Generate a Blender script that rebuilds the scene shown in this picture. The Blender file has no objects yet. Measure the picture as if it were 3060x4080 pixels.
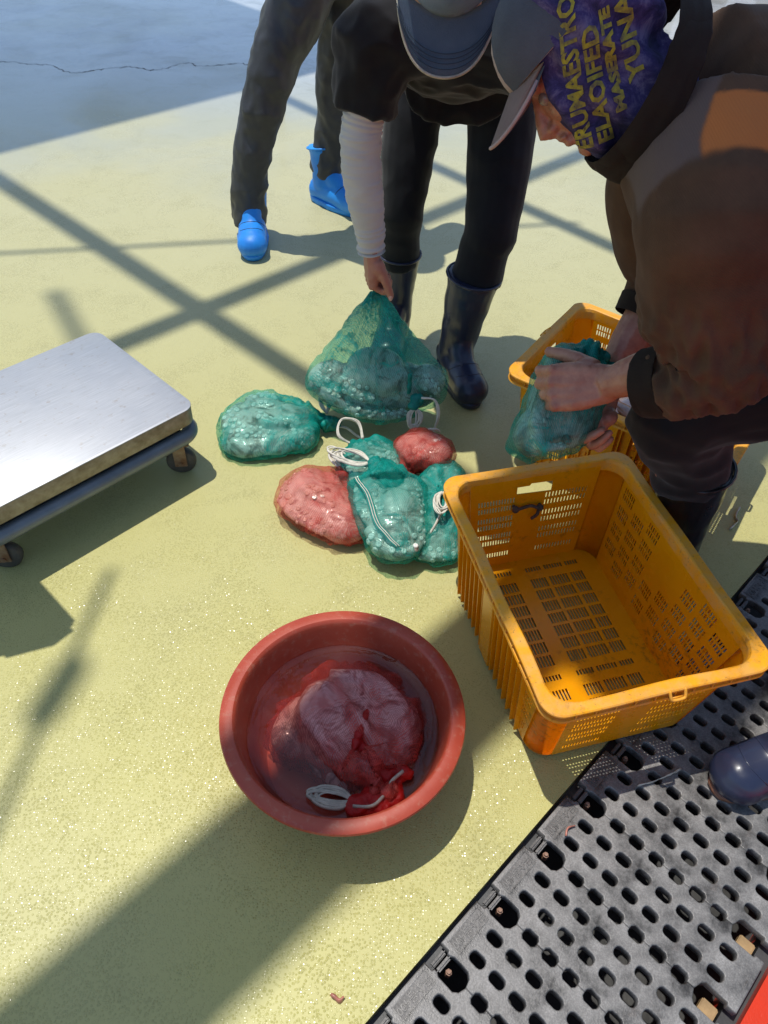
import bpy, bmesh, math, random
from math import sin, cos, pi, radians, sqrt
from mathutils import Vector, Matrix, noise
import mathutils
random.seed(7)
S = bpy.context.scene
COL = S.collection

# ---------------------------------------------------------------- camera, sky, sun, exposure
cam_data = bpy.data.cameras.new('camera')
cam_data.sensor_fit = 'VERTICAL'
cam_data.sensor_height = 36.0
cam_data.lens = 36.0*3000/4080
cam_data.clip_start = 0.02
cam_data.clip_end = 2000
camera = bpy.data.objects.new('camera', cam_data)
COL.objects.link(camera)
PITCH, ROLL = radians(46.3), radians(3.5)
fwd = Vector((0, cos(PITCH), -sin(PITCH)))
upv = Vector((0, sin(PITCH), cos(PITCH)))
rtv = Vector((1, 0, 0))
rt = rtv*cos(ROLL)+upv*sin(ROLL)
up = upv*cos(ROLL)-rtv*sin(ROLL)
m = Matrix((rt, up, -fwd)).transposed().to_4x4()
m.translation = (0, 0, 1.5)
camera.matrix_world = m
S.camera = camera

SUN_TAN = 0.25                      # shadow length / height
SHADOW = Vector((0.866, -0.5, 0))   # direction in which shadows fall on the ground
SUN_EL = math.atan(1/SUN_TAN)
world = bpy.data.worlds.new('World')
S.world = world
world.use_nodes = True
wn = world.node_tree.nodes
wl = world.node_tree.links
sky = wn.new('ShaderNodeTexSky')
sky.sky_type = 'NISHITA'
sky.sun_disc = False
sky.sun_elevation = SUN_EL
sky.sun_rotation = math.atan2(-SHADOW.x, -SHADOW.y)
sky.air_density = 1.0
sky.dust_density = 0.6
sky.ozone_density = 1.0
wn['Background'].inputs['Strength'].default_value = 0.15
wl.new(sky.outputs[0], wn['Background'].inputs['Color'])

sun_data = bpy.data.lights.new('sun', 'SUN')
sun_data.energy = 3.9
sun_data.angle = radians(0.55)
sun_data.color = (1.0, 0.955, 0.88)
sun = bpy.data.objects.new('sun', sun_data)
COL.objects.link(sun)
sdir = Vector((SHADOW.x*SUN_TAN, SHADOW.y*SUN_TAN, -1)).normalized()
sun.rotation_euler = sdir.to_track_quat('-Z', 'Y').to_euler()
sun.location = (-2, 1, 9)

S.view_settings.view_transform = 'Standard'
S.view_settings.look = 'None'
S.view_settings.gamma = 1.0
S.view_settings.exposure = 0.0
S.render.engine = 'CYCLES'
S.cycles.max_bounces = 6
S.cycles.diffuse_bounces = 3
S.cycles.glossy_bounces = 3
S.cycles.transparent_max_bounces = 24
S.cycles.sample_clamp_indirect = 6.0

# ---------------------------------------------------------------- materials
MATS = {}
def node_mat(name):
    m = bpy.data.materials.new(name)
    m.use_nodes = True
    nt = m.node_tree
    b = nt.nodes['Principled BSDF']
    return m, nt, b
def N(nt, t, **kw):
    n = nt.nodes.new(t)
    for k, v in kw.items():
        if k in n.inputs: n.inputs[k].default_value = v
        else: setattr(n, k, v)
    return n
def ramp(nt, stops, interp='LINEAR'):
    r = nt.nodes.new('ShaderNodeValToRGB')
    r.color_ramp.interpolation = interp
    els = r.color_ramp.elements
    while len(els) < len(stops): els.new(0.5)
    for e, (p, c) in zip(els, stops):
        e.position = p
        e.color = (c, c, c, 1) if isinstance(c, (int, float)) else (*c, 1)
    return r
def noise_tex(nt, scale, detail=3, rough=.55, vec=None, dist=0):
    n = N(nt, 'ShaderNodeTexNoise')
    n.inputs['Scale'].default_value = scale
    n.inputs['Detail'].default_value = detail
    n.inputs['Roughness'].default_value = rough
    n.inputs['Distortion'].default_value = dist
    if vec is not None: nt.links.new(vec, n.inputs['Vector'])
    return n
def coords(nt, kind='Object', scale=None, rot=None):
    t = N(nt, 'ShaderNodeTexCoord')
    o = t.outputs[kind]
    if scale or rot:
        mp = N(nt, 'ShaderNodeMapping')
        if scale: mp.inputs['Scale'].default_value = scale
        if rot: mp.inputs['Rotation'].default_value = rot
        nt.links.new(o, mp.inputs['Vector'])
        o = mp.outputs[0]
    return o
def mix(nt, fac, a, b):
    n = N(nt, 'ShaderNodeMix', data_type='RGBA')
    for sock, v in ((n.inputs[0], fac), (n.inputs[6], a), (n.inputs[7], b)):
        if hasattr(v, 'is_linked') or hasattr(v, 'links'): nt.links.new(v, sock)
        elif isinstance(v, (int, float)): sock.default_value = v
        else: sock.default_value = (*v, 1)
    return n.outputs[2]
def bump(nt, h, strength, dist, normal=None):
    b = N(nt, 'ShaderNodeBump')
    b.inputs['Strength'].default_value = strength
    b.inputs['Distance'].default_value = dist
    nt.links.new(h, b.inputs['Height'])
    if normal is not None: nt.links.new(normal, b.inputs['Normal'])
    return b.outputs[0]
def pmat(name, base, rough=.5, metal=0., var=.2, vscale=12., base2=None, bstr=.15, bscale=120., bdist=.002,
         spec=.5, coat=0., rvar=.1, sss=0., sss_col=None, cvec='Object', vstretch=None, sheen=0.):
    """procedural material: base colour varied by noise, varied gloss, fine relief"""
    if name in MATS: return MATS[name]
    m, nt, b = node_mat(name)
    v = coords(nt, cvec, vstretch)
    n1 = noise_tex(nt, vscale, 5, .6, v)
    r = ramp(nt, [(.3, 0), (.7, 1)])
    nt.links.new(n1.outputs[0], r.inputs[0])
    b2 = base2 or tuple(max(0, c*(1-var)) for c in base)
    b1 = base if base2 else tuple(min(1, c*(1+var*.6)) for c in base)
    nt.links.new(mix(nt, r.outputs[0], b1, b2), b.inputs['Base Color'])
    mr = N(nt, 'ShaderNodeMapRange')
    mr.inputs[3].default_value = max(.02, rough-rvar)
    mr.inputs[4].default_value = min(1, rough+rvar)
    nt.links.new(n1.outputs[0], mr.inputs[0])
    nt.links.new(mr.outputs[0], b.inputs['Roughness'])
    b.inputs['Metallic'].default_value = metal
    b.inputs['Specular IOR Level'].default_value = spec
    if coat:
        b.inputs['Coat Weight'].default_value = coat
        b.inputs['Coat Roughness'].default_value = .12
    if sss:
        b.inputs['Subsurface Weight'].default_value = sss
        b.inputs['Subsurface Radius'].default_value = sss_col or (.02, .01, .006)
        b.inputs['Subsurface Scale'].default_value = .5
    if sheen:
        b.inputs['Sheen Weight'].default_value = sheen
        b.inputs['Sheen Roughness'].default_value = .5
    if bstr:
        n2 = noise_tex(nt, bscale, 3, .6, v)
        nt.links.new(bump(nt, n2.outputs[0], bstr, bdist), b.inputs['Normal'])
    MATS[name] = m
    return m

# ---------------------------------------------------------------- object helpers
def tag(o, label=None, cat=None, group=None, kind=None):
    if label: o['label'] = label
    if cat: o['category'] = cat
    if group: o['group'] = group
    if kind: o['kind'] = kind
    return o
def empty(name, loc=(0, 0, 0), rz=0.0, label=None, cat=None, group=None):
    o = bpy.data.objects.new(name, None)
    o.empty_display_size = .1
    COL.objects.link(o)
    o.location = loc
    o.rotation_euler = (0, 0, rz)
    return tag(o, label, cat, group)
def link(name, me, mat=None, parent=None, smooth=True, loc=None, rot=None):
    o = bpy.data.objects.new(name, me)
    COL.objects.link(o)
    if mat is not None:
        me.materials.clear(); me.materials.append(mat)
    if parent is not None: o.parent = parent
    if loc is not None: o.location = loc
    if rot is not None: o.rotation_euler = rot
    if smooth:
        me.polygons.foreach_set('use_smooth', [True]*len(me.polygons))
    return o
def to_mesh(bm, name, recalc=True):
    if recalc: bmesh.ops.recalc_face_normals(bm, faces=bm.faces)
    me = bpy.data.meshes.new(name)
    bm.to_mesh(me); bm.free()
    return me
def obj(name, bm, mat=None, parent=None, smooth=True, loc=None, rot=None, sharp=None):
    me = to_mesh(bm, name)
    if sharp is not None: me.set_sharp_from_angle(angle=radians(sharp)); 
    o = link(name, me, mat, parent, smooth, loc, rot)
    if sharp is not None: me.set_sharp_from_angle(angle=radians(sharp))
    return o
def world_child(o, parent):
    """parent o (built in world coordinates) without moving it"""
    o.parent = parent
    o.matrix_parent_inverse = Matrix.LocRotScale(parent.location, parent.rotation_euler, None).inverted()
    return o
def box(bm, c, s, rot=None, bevel=0.0, seg=2):
    r = bmesh.ops.create_cube(bm, size=1)
    vs = r['verts']
    M = Matrix.Translation(Vector(c)) @ (rot.to_4x4() if rot is not None else Matrix()) @ Matrix.Diagonal((*s, 1))
    bmesh.ops.transform(bm, matrix=M, verts=vs)
    if bevel:
        es = list({e for v in vs for e in v.link_edges})
        bmesh.ops.bevel(bm, geom=es, offset=bevel, segments=seg, affect='EDGES', clamp_overlap=True)
def ring_frames(path):
    """parallel-transport frames along a polyline"""
    P = [Vector(p) for p in path]
    T = []
    for i in range(len(P)):
        a = P[max(i-1, 0)]; b = P[min(i+1, len(P)-1)]
        t = (b-a)
        T.append(t.normalized() if t.length > 1e-9 else Vector((0, 0, 1)))
    n = T[0].orthogonal().normalized()
    out = []
    for i, t in enumerate(T):
        if i:
            q = T[i-1].rotation_difference(t)
            n = (q @ n)
        n = (n-t*n.dot(t)).normalized()
        out.append((P[i], t, n, t.cross(n)))
    return out
def tube(bm, path, rad, sides=8, cap=True, closed=False, squash=None, ref=None):
    """tapered tube along a path; rad scalar or list; squash = (list of) flattening along the second axis"""
    fr = ring_frames(path)
    rings = []
    for i, (p, t, n, b) in enumerate(fr):
        if ref is not None:
            n = Vector(ref) - t*Vector(ref).dot(t)
            n = n.normalized(); b = t.cross(n)
        r = rad[i] if isinstance(rad, (list, tuple)) else rad
        q = 1 if squash is None else (squash[i] if isinstance(squash, (list, tuple)) else squash)
        rings.append([bm.verts.new(p+n*(r*cos(2*pi*k/sides))+b*(r*q*sin(2*pi*k/sides))) for k in range(sides)])
    m = len(rings)
    for i in range(m if closed else m-1):
        A, B = rings[i], rings[(i+1) % m]
        for k in range(sides):
            bm.faces.new((A[k], A[(k+1) % sides], B[(k+1) % sides], B[k]))
    if cap and not closed:
        bm.faces.new(list(reversed(rings[0]))); bm.faces.new(rings[-1])
    return rings
def smooth_path(pts, n=6, closed=False):
    """Catmull-Rom through the points"""
    P = [Vector(p) for p in pts]
    out = []
    m = len(P)
    rng = range(m) if closed else range(m-1)
    for i in rng:
        if closed: p0, p1, p2, p3 = P[(i-1) % m], P[i], P[(i+1) % m], P[(i+2) % m]
        else: p0, p1, p2, p3 = P[max(i-1, 0)], P[i], P[i+1], P[min(i+2, m-1)]
        for k in range(n):
            t = k/n
            out.append(.5*((2*p1)+(p2-p0)*t+(2*p0-5*p1+4*p2-p3)*t*t+(3*p1-p0-3*p2+p3)*t**3))
    if not closed: out.append(P[-1])
    return out
def lerp_list(vals, n):
    """stretch a list of values to the length of smooth_path(.., n)"""
    out = []
    for i in range(len(vals)-1):
        for k in range(n):
            t = k/n; t = t*t*(3-2*t)
            out.append(vals[i]*(1-t)+vals[i+1]*t)
    out.append(vals[-1])
    return out
def limb(bm, pts, rads, n=5, sides=14, squash=None, ref=None):
    tube(bm, smooth_path(pts, n), lerp_list(rads, n), sides, True,
         squash=lerp_list(squash, n) if squash else None, ref=ref)
def ball(bm, c, r, rot=None, u=16, v=12):
    r = (r, r, r) if isinstance(r, (int, float)) else r
    q = bmesh.ops.create_uvsphere(bm, u_segments=u, v_segments=v, radius=1)
    M = Matrix.Translation(Vector(c)) @ (rot.to_4x4() if rot is not None else Matrix()) @ Matrix.Diagonal((*r, 1))
    bmesh.ops.transform(bm, matrix=M, verts=q['verts'])
def lathe(bm, prof, seg=48, close=True):
    rings = []
    for r, z in prof:
        rings.append([bm.verts.new((r*cos(2*pi*k/seg), r*sin(2*pi*k/seg), z)) for k in range(seg)] if r > 1e-6
                     else [bm.verts.new((0, 0, z))])
    for A, B in zip(rings, rings[1:]):
        for k in range(seg):
            k2 = (k+1) % seg
            if len(A) == 1 and len(B) == 1: continue
            if len(A) == 1: bm.faces.new((A[0], B[k2], B[k]))
            elif len(B) == 1: bm.faces.new((A[k], A[k2], B[0]))
            else: bm.faces.new((A[k], A[k2], B[k2], B[k]))
DG = None
def evaluated(o):
    dg = bpy.context.evaluated_depsgraph_get()
    dg.update()
    return bpy.data.meshes.new_from_object(o.evaluated_get(dg))
def remeshed(bm, voxel, smooth=4, factor=.5, name='body'):
    """fuse overlapping shapes into one continuous skin"""
    me = bpy.data.meshes.new(name)
    bmesh.ops.recalc_face_normals(bm, faces=bm.faces)
    bm.to_mesh(me); bm.free()
    o = bpy.data.objects.new('tmp', me)
    COL.objects.link(o)
    r = o.modifiers.new('r', 'REMESH'); r.mode = 'VOXEL'; r.voxel_size = voxel
    if smooth:
        s = o.modifiers.new('s', 'SMOOTH'); s.iterations = smooth; s.factor = factor
    out = evaluated(o)
    bpy.data.objects.remove(o); bpy.data.meshes.remove(me)
    out.name = name
    return out
def displace(me, fn):
    """move each vertex along its normal by fn(co, normal)"""
    me.update()
    nv = len(me.vertices)
    co = [0.0]*(3*nv); no = [0.0]*(3*nv)
    me.vertices.foreach_get('co', co); me.vertices.foreach_get('normal', no)
    for i in range(nv):
        c = Vector(co[3*i:3*i+3]); n = Vector(no[3*i:3*i+3])
        d = fn(c, n)
        if isinstance(d, Vector): c = c+d
        else: c = c+n*d
        co[3*i:3*i+3] = c
    me.vertices.foreach_set('co', co)
    me.update()
def soften(me, it=2, f=.5):
    bm = bmesh.new(); bm.from_mesh(me)
    for _ in range(it): bmesh.ops.smooth_vert(bm, verts=bm.verts, factor=f, use_axis_x=True, use_axis_y=True, use_axis_z=True)
    bm.to_mesh(me); bm.free(); me.update()
def flat_fill(outlines, extrude=0.0, bev=0.0, bres=1, name='panel'):
    """filled 2-D shape: first outline is the edge, the rest are holes; extruded +-extrude in z"""
    cu = bpy.data.curves.new(name, 'CURVE')
    cu.dimensions = '2D'; cu.fill_mode = 'BOTH'
    cu.extrude = extrude; cu.bevel_depth = bev; cu.bevel_resolution = bres
    for pts in outlines:
        sp = cu.splines.new('POLY')
        sp.points.add(len(pts)-1)
        for p, q in zip(sp.points, pts): p.co = (q[0], q[1], 0, 1)
        sp.use_cyclic_u = True
    o = bpy.data.objects.new('tmp', cu)
    COL.objects.link(o)
    me = evaluated(o)
    bpy.data.objects.remove(o); bpy.data.curves.remove(cu)
    bm = bmesh.new(); bm.from_mesh(me)
    bmesh.ops.remove_doubles(bm, verts=bm.verts, dist=1e-5)
    bpy.data.meshes.remove(me)
    return bm
def text_bm(s, size, extrude=0.0, res=2, align='CENTER', fat=0.0):
    cu = bpy.data.curves.new('t', 'FONT')
    cu.body = s; cu.size = size; cu.offset = fat; cu.extrude = extrude; cu.resolution_u = res
    cu.align_x = align; cu.align_y = 'CENTER'
    o = bpy.data.objects.new('tmp', cu)
    COL.objects.link(o)
    me = evaluated(o)
    bpy.data.objects.remove(o); bpy.data.curves.remove(cu)
    bm = bmesh.new(); bm.from_mesh(me); bpy.data.meshes.remove(me)
    return bm
def rrect(w, h, r, n=4, cx=0, cy=0):
    out = []
    for sx, sy, a0 in ((1, 1, 0), (-1, 1, 90), (-1, -1, 180), (1, -1, 270)):
        for k in range(n+1):
            a = radians(a0+90*k/n)
            out.append((cx+sx*(w/2-r)+r*cos(a), cy+sy*(h/2-r)+r*sin(a)))
    return out
def nz(v, s, o=0.0):
    return noise.noise(Vector((v[0]*s+o, v[1]*s+o*1.7, v[2]*s-o)))
def fbm(v, s, o=0.0, oct=3):
    a, t = 1.0, 0.0
    for i in range(oct):
        t += a*nz(v, s, o+i*9.1); a *= .5; s *= 2.1
    return t

# ---------------------------------------------------------------- ground, drain, roof
TR_O = Vector((0.098, 0.291, 0)); TR_A = radians(47.5)      # trench origin and direction
TU = Vector((cos(TR_A), sin(TR_A), 0)); TV = Vector((TU.y, -TU.x, 0))
def tr(u, v, z=0.0): return TR_O+TU*u+TV*v+Vector((0, 0, z))

def floor_material():
    m, nt, b = node_mat('yellow_green_floor_paint')
    v = coords(nt)
    big = noise_tex(nt, 1.1, 4, .6, v)
    med = noise_tex(nt, 6, 5, .65, v, .6)
    # paint worn pale in large patches, dirt in small ones
    sep = N(nt, 'ShaderNodeSeparateXYZ'); nt.links.new(v, sep.inputs[0])
    far = N(nt, 'ShaderNodeMapRange'); far.inputs[1].default_value = .8; far.inputs[2].default_value = 3.6
    nt.links.new(sep.outputs[1], far.inputs[0])
    base = mix(nt, far.outputs[0], (.470, .438, .145), (.495, .480, .30))  # paler with distance: sky reflection put into the colour
    # beyond the paint: wet grey concrete, with bluish skylight put into its colour
    cn = N(nt, 'ShaderNodeMath', operation='MULTIPLY_ADD'); cn.inputs[1].default_value = 1.2
    nt.links.new(big.outputs[0], cn.inputs[0]); nt.links.new(sep.outputs[1], cn.inputs[2])
    cf = N(nt, 'ShaderNodeMapRange'); cf.inputs[1].default_value = 4.7; cf.inputs[2].default_value = 5.9
    nt.links.new(cn.outputs[0], cf.inputs[0])
    cr_ = ramp(nt, [(.36, (.36, .375, .37)), (.50, (.48, .51, .53)), (.64, (.56, .585, .60))]); nt.links.new(med.outputs[0], cr_.inputs[0])
    base = mix(nt, cf.outputs[0], base, cr_.outputs[0])
    r1 = ramp(nt, [(.42, 0), (.7, 1)]); nt.links.new(big.outputs[0], r1.inputs[0])
    f1 = N(nt, 'ShaderNodeMath', operation='MULTIPLY'); f1.inputs[1].default_value = .5
    nt.links.new(r1.outputs[0], f1.inputs[0])
    c = mix(nt, f1.outputs[0], base, (.46, .44, .22))
    r2 = ramp(nt, [(.56, 0), (.78, 1)]); nt.links.new(med.outputs[0], r2.inputs[0])
    f2 = N(nt, 'ShaderNodeMath', operation='MULTIPLY'); f2.inputs[1].default_value = .22
    nt.links.new(r2.outputs[0], f2.inputs[0])
    c = mix(nt, f2.outputs[0], c, (.25, .235, .11))
    # grit: random grains, each with its shading painted round it as a dark ring
    g1 = N(nt, 'ShaderNodeTexVoronoi', voronoi_dimensions='2D'); g1.inputs['Scale'].default_value = 215
    nt.links.new(v, g1.inputs['Vector'])
    sc = N(nt, 'ShaderNodeSeparateColor'); nt.links.new(g1.outputs['Color'], sc.inputs[0])
    keep = ramp(nt, [(.30, 0), (.38, 1)]); nt.links.new(sc.outputs[2], keep.inputs[0])
    sp = ramp(nt, [(.26, 0), (.40, 1), (.62, 0)]); nt.links.new(g1.outputs['Distance'], sp.inputs[0])
    pm = ramp(nt, [(.40, .15), (.60, 1)]); nt.links.new(med.outputs[0], pm.inputs[0])
    f3 = N(nt, 'ShaderNodeMath', operation='MULTIPLY')
    nt.links.new(sp.outputs[0], f3.inputs[0]); nt.links.new(pm.outputs[0], f3.inputs[1])
    f3b = N(nt, 'ShaderNodeMath', operation='MULTIPLY'); nt.links.new(f3.outputs[0], f3b.inputs[0]); nt.links.new(keep.outputs[0], f3b.inputs[1])
    nearf = N(nt, 'ShaderNodeMapRange'); nearf.inputs[1].default_value = 2.6; nearf.inputs[2].default_value = .6; nearf.inputs[3].default_value = .18; nearf.inputs[4].default_value = .26
    nt.links.new(sep.outputs[1], nearf.inputs[0])
    f4 = N(nt, 'ShaderNodeMath', operation='MULTIPLY'); nt.links.new(nearf.outputs[0], f4.inputs[1])
    nt.links.new(f3b.outputs[0], f4.inputs[0])
    c = mix(nt, f4.outputs[0], c, (.15, .125, .03))
    nt.links.new(c, b.inputs['Base Color'])
    # wet film: standing water farther back, damp everywhere
    wob = noise_tex(nt, .9, 4, .55, v, .8)
    add = N(nt, 'ShaderNodeMath', operation='MULTIPLY_ADD')
    add.inputs[1].default_value = 2.6; nt.links.new(wob.outputs[0], add.inputs[0])
    nt.links.new(sep.outputs[1], add.inputs[2])
    wet = N(nt, 'ShaderNodeMapRange'); wet.inputs[1].default_value = 4.7; wet.inputs[2].default_value = 5.9
    nt.links.new(add.outputs[0], wet.inputs[0])
    wetr = ramp(nt, [(0, .46), (.45, .24), (.9, .03)]); nt.links.new(wet.outputs[0], wetr.inputs[0])
    rv = N(nt, 'ShaderNodeMath', operation='MULTIPLY_ADD'); rv.inputs[1].default_value = .16; rv.inputs[2].default_value = -.06
    nt.links.new(med.outputs[0], rv.inputs[0])
    ra = N(nt, 'ShaderNodeMath', operation='ADD', use_clamp=True)
    nt.links.new(wetr.outputs[0], ra.inputs[0]); nt.links.new(rv.outputs[0], ra.inputs[1])
    mx = N(nt, 'ShaderNodeMath', operation='MAXIMUM'); mx.inputs[1].default_value = .02
    nt.links.new(ra.outputs[0], mx.inputs[0])
    b.inputs['Specular IOR Level'].default_value = .55
    b.inputs['IOR'].default_value = 1.45
    cw = ramp(nt, [(.05, .0), (.25, .25), (.75, 1)]); nt.links.new(wet.outputs[0], cw.inputs[0])
    cwm = ramp(nt, [(.38, .35), (.55, 1)]); nt.links.new(wob.outputs[0], cwm.inputs[0])
    cwx = N(nt, 'ShaderNodeMath', operation='MULTIPLY'); nt.links.new(cw.outputs[0], cwx.inputs[0]); nt.links.new(cwm.outputs[0], cwx.inputs[1])
    nt.links.new(cwx.outputs[0], b.inputs['Coat Weight'])
    b.inputs['Coat Roughness'].default_value = .05; b.inputs['Coat IOR'].default_value = 1.5
    # grain: rounded grit bumps, gathered in patches, drowned under the standing water
    gm = ramp(nt, [(.34, .45), (.56, 1)]); nt.links.new(med.outputs[0], gm.inputs[0])
    inv = N(nt, 'ShaderNodeMath', operation='SUBTRACT', use_clamp=True); inv.inputs[0].default_value = 1
    nt.links.new(wet.outputs[0], inv.inputs[1])
    gf = N(nt, 'ShaderNodeMath', operation='MULTIPLY'); nt.links.new(gm.outputs[0], gf.inputs[0]); nt.links.new(inv.outputs[0], gf.inputs[1])
    gi = ramp(nt, [(.26, 1), (.44, 0)]); gi.color_ramp.interpolation = 'EASE'; nt.links.new(g1.outputs['Distance'], gi.inputs[0])
    hk = N(nt, 'ShaderNodeMath', operation='MULTIPLY'); nt.links.new(gi.outputs[0], hk.inputs[0]); nt.links.new(keep.outputs[0], hk.inputs[1])
    h = N(nt, 'ShaderNodeMath', operation='MULTIPLY'); nt.links.new(hk.outputs[0], h.inputs[0]); nt.links.new(gf.outputs[0], h.inputs[1])
    # the grit itself is wet and shiny, the film between it duller
    rl = N(nt, 'ShaderNodeMix', data_type='FLOAT'); rl.inputs[3].default_value = .23
    nt.links.new(h.outputs[0], rl.inputs[0]); nt.links.new(mx.outputs[0], rl.inputs[2]); nt.links.new(rl.outputs[0], b.inputs['Roughness'])
    swell = noise_tex(nt, 3.0, 2, .5, v)
    h2 = N(nt, 'ShaderNodeMath', operation='MULTIPLY_ADD'); h2.inputs[1].default_value = 6.0
    nt.links.new(swell.outputs[0], h2.inputs[0]); nt.links.new(h.outputs[0], h2.inputs[2])
    # every grain has its own facet, so only some of them catch the sun
    cv = N(nt, 'ShaderNodeVectorMath', operation='SUBTRACT'); nt.links.new(g1.outputs['Color'], cv.inputs[0]); cv.inputs[1].default_value = (.5, .5, .5)
    cm = N(nt, 'ShaderNodeVectorMath', operation='MULTIPLY'); nt.links.new(cv.outputs[0], cm.inputs[0]); cm.inputs[1].default_value = (.52, .52, 0)
    cs = N(nt, 'ShaderNodeVectorMath', operation='SCALE'); nt.links.new(cm.outputs[0], cs.inputs[0]); nt.links.new(h.outputs[0], cs.inputs['Scale'])
    gn = N(nt, 'ShaderNodeNewGeometry')
    ca = N(nt, 'ShaderNodeVectorMath', operation='ADD'); nt.links.new(gn.outputs['Normal'], ca.inputs[0]); nt.links.new(cs.outputs[0], ca.inputs[1])
    nn_ = N(nt, 'ShaderNodeVectorMath', operation='NORMALIZE'); nt.links.new(ca.outputs[0], nn_.inputs[0])
    nt.links.new(bump(nt, h2.outputs[0], 1.0, .0004, nn_.outputs[0]), b.inputs['Normal'])
    return m
M_FLOOR = floor_material()
M_RED = pmat('red_floor_paint', (.62, .035, .006), .3, var=.12, vscale=9, bstr=.3, bscale=180)
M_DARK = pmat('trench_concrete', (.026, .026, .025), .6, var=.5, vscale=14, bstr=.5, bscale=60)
M_IRON = None
def iron_material():
    m, nt, b = node_mat('cast_iron_grey')
    v = coords(nt)
    a = noise_tex(nt, 14, 6, .65, v); g = noise_tex(nt, 330, 3, .7, v)
    r = ramp(nt, [(.35, (.05, .048, .045)), (.46, (.16, .155, .149)), (.58, (.25, .242, .232)), (.72, (.36, .35, .338))])
    nt.links.new(a.outputs[0], r.inputs[0])
    rs = noise_tex(nt, 5, 5, .7, v); rr = ramp(nt, [(.60, 0), (.72, 1)]); nt.links.new(rs.outputs[0], rr.inputs[0])
    f = N(nt, 'ShaderNodeMath', operation='MULTIPLY'); f.inputs[1].default_value = .3; nt.links.new(rr.outputs[0], f.inputs[0])
    c = mix(nt, f.outputs[0], r.outputs[0], (.22, .12, .07))
    r3 = ramp(nt, [(.45, (.55, .55, .55)), (.6, (1, 1, 1))]); nt.links.new(g.outputs[0], r3.inputs[0])
    mu = N(nt, 'ShaderNodeMix', data_type='RGBA', blend_type='MULTIPLY'); mu.inputs[0].default_value = .6
    nt.links.new(c, mu.inputs[6]); nt.links.new(r3.outputs[0], mu.inputs[7])
    nt.links.new(mu.outputs[2], b.inputs['Base Color'])
    b.inputs['Metallic'].default_value = .15
    rg = ramp(nt, [(.36, .28), (.66, .58)]); nt.links.new(a.outputs[0], rg.inputs[0])
    nt.links.new(rg.outputs[0], b.inputs['Roughness'])
    nt.links.new(bump(nt, g.outputs[0], .5, .0012), b.inputs['Normal'])
    return m
M_IRON = iron_material()
M_RUST = pmat('rusty_iron', (.20, .10, .06), .65, var=.5, vscale=40, bstr=.5, bscale=200, base2=(.36, .22, .15))
M_CLIP = pmat('worn_iron_clip', (.13, .125, .12), .5, metal=.2, var=.4, vscale=40, bstr=.4, bscale=200)
M_STEELDK = pmat('dark_steel', (.06, .062, .065), .5, metal=.4, var=.3)

def sheet(name, pts, mat, z=0.0):
    bm = bmesh.new()
    bm.faces.new([bm.verts.new((p.x, p.y, z)) for p in pts])
    o = obj(name, bm, mat, smooth=False)
    return tag(o, kind='structure')
R_ = 90.0
# yellow painted slab with a clean sawn edge along the drain
bm = bmesh.new()
e = [tr(-R_, -.030), tr(R_, -.030), tr(R_, -R_), tr(-R_, -R_)]
tv = [bm.verts.new((p.x, p.y, 0)) for p in e]
bm.faces.new(tv)
b0 = bm.verts.new((e[0].x, e[0].y, -.3)); b1 = bm.verts.new((e[1].x, e[1].y, -.3))
bm.faces.new((tv[0], b0, b1, tv[1]))
tag(obj('floor', bm, M_FLOOR, smooth=False), kind='structure')
bm = bmesh.new()
e = [tr(-R_, .418), tr(R_, .418), tr(R_, R_), tr(-R_, R_)]
tv = [bm.verts.new((p.x, p.y, 0)) for p in e]
bm.faces.new(tv)
b0 = bm.verts.new((e[0].x, e[0].y, -.3)); b1 = bm.verts.new((e[1].x, e[1].y, -.3))
bm.faces.new((tv[0], b0, b1, tv[1]))
tag(obj('red_floor', bm, M_RED, smooth=False), kind='structure')
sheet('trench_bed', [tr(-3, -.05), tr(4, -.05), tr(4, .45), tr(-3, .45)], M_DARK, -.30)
# ledges on which the covers rest
bm = bmesh.new()
for v0, v1 in ((-.030, -.006), (.392, .418)):
    c = tr(.5, (v0+v1)/2, -.06)
    box(bm, c, (7, v1-v0, .06), Matrix.Rotation(TR_A, 3, 'Z'))
tag(obj('trench_ledge', bm, M_STEELDK, smooth=False), kind='structure')

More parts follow.
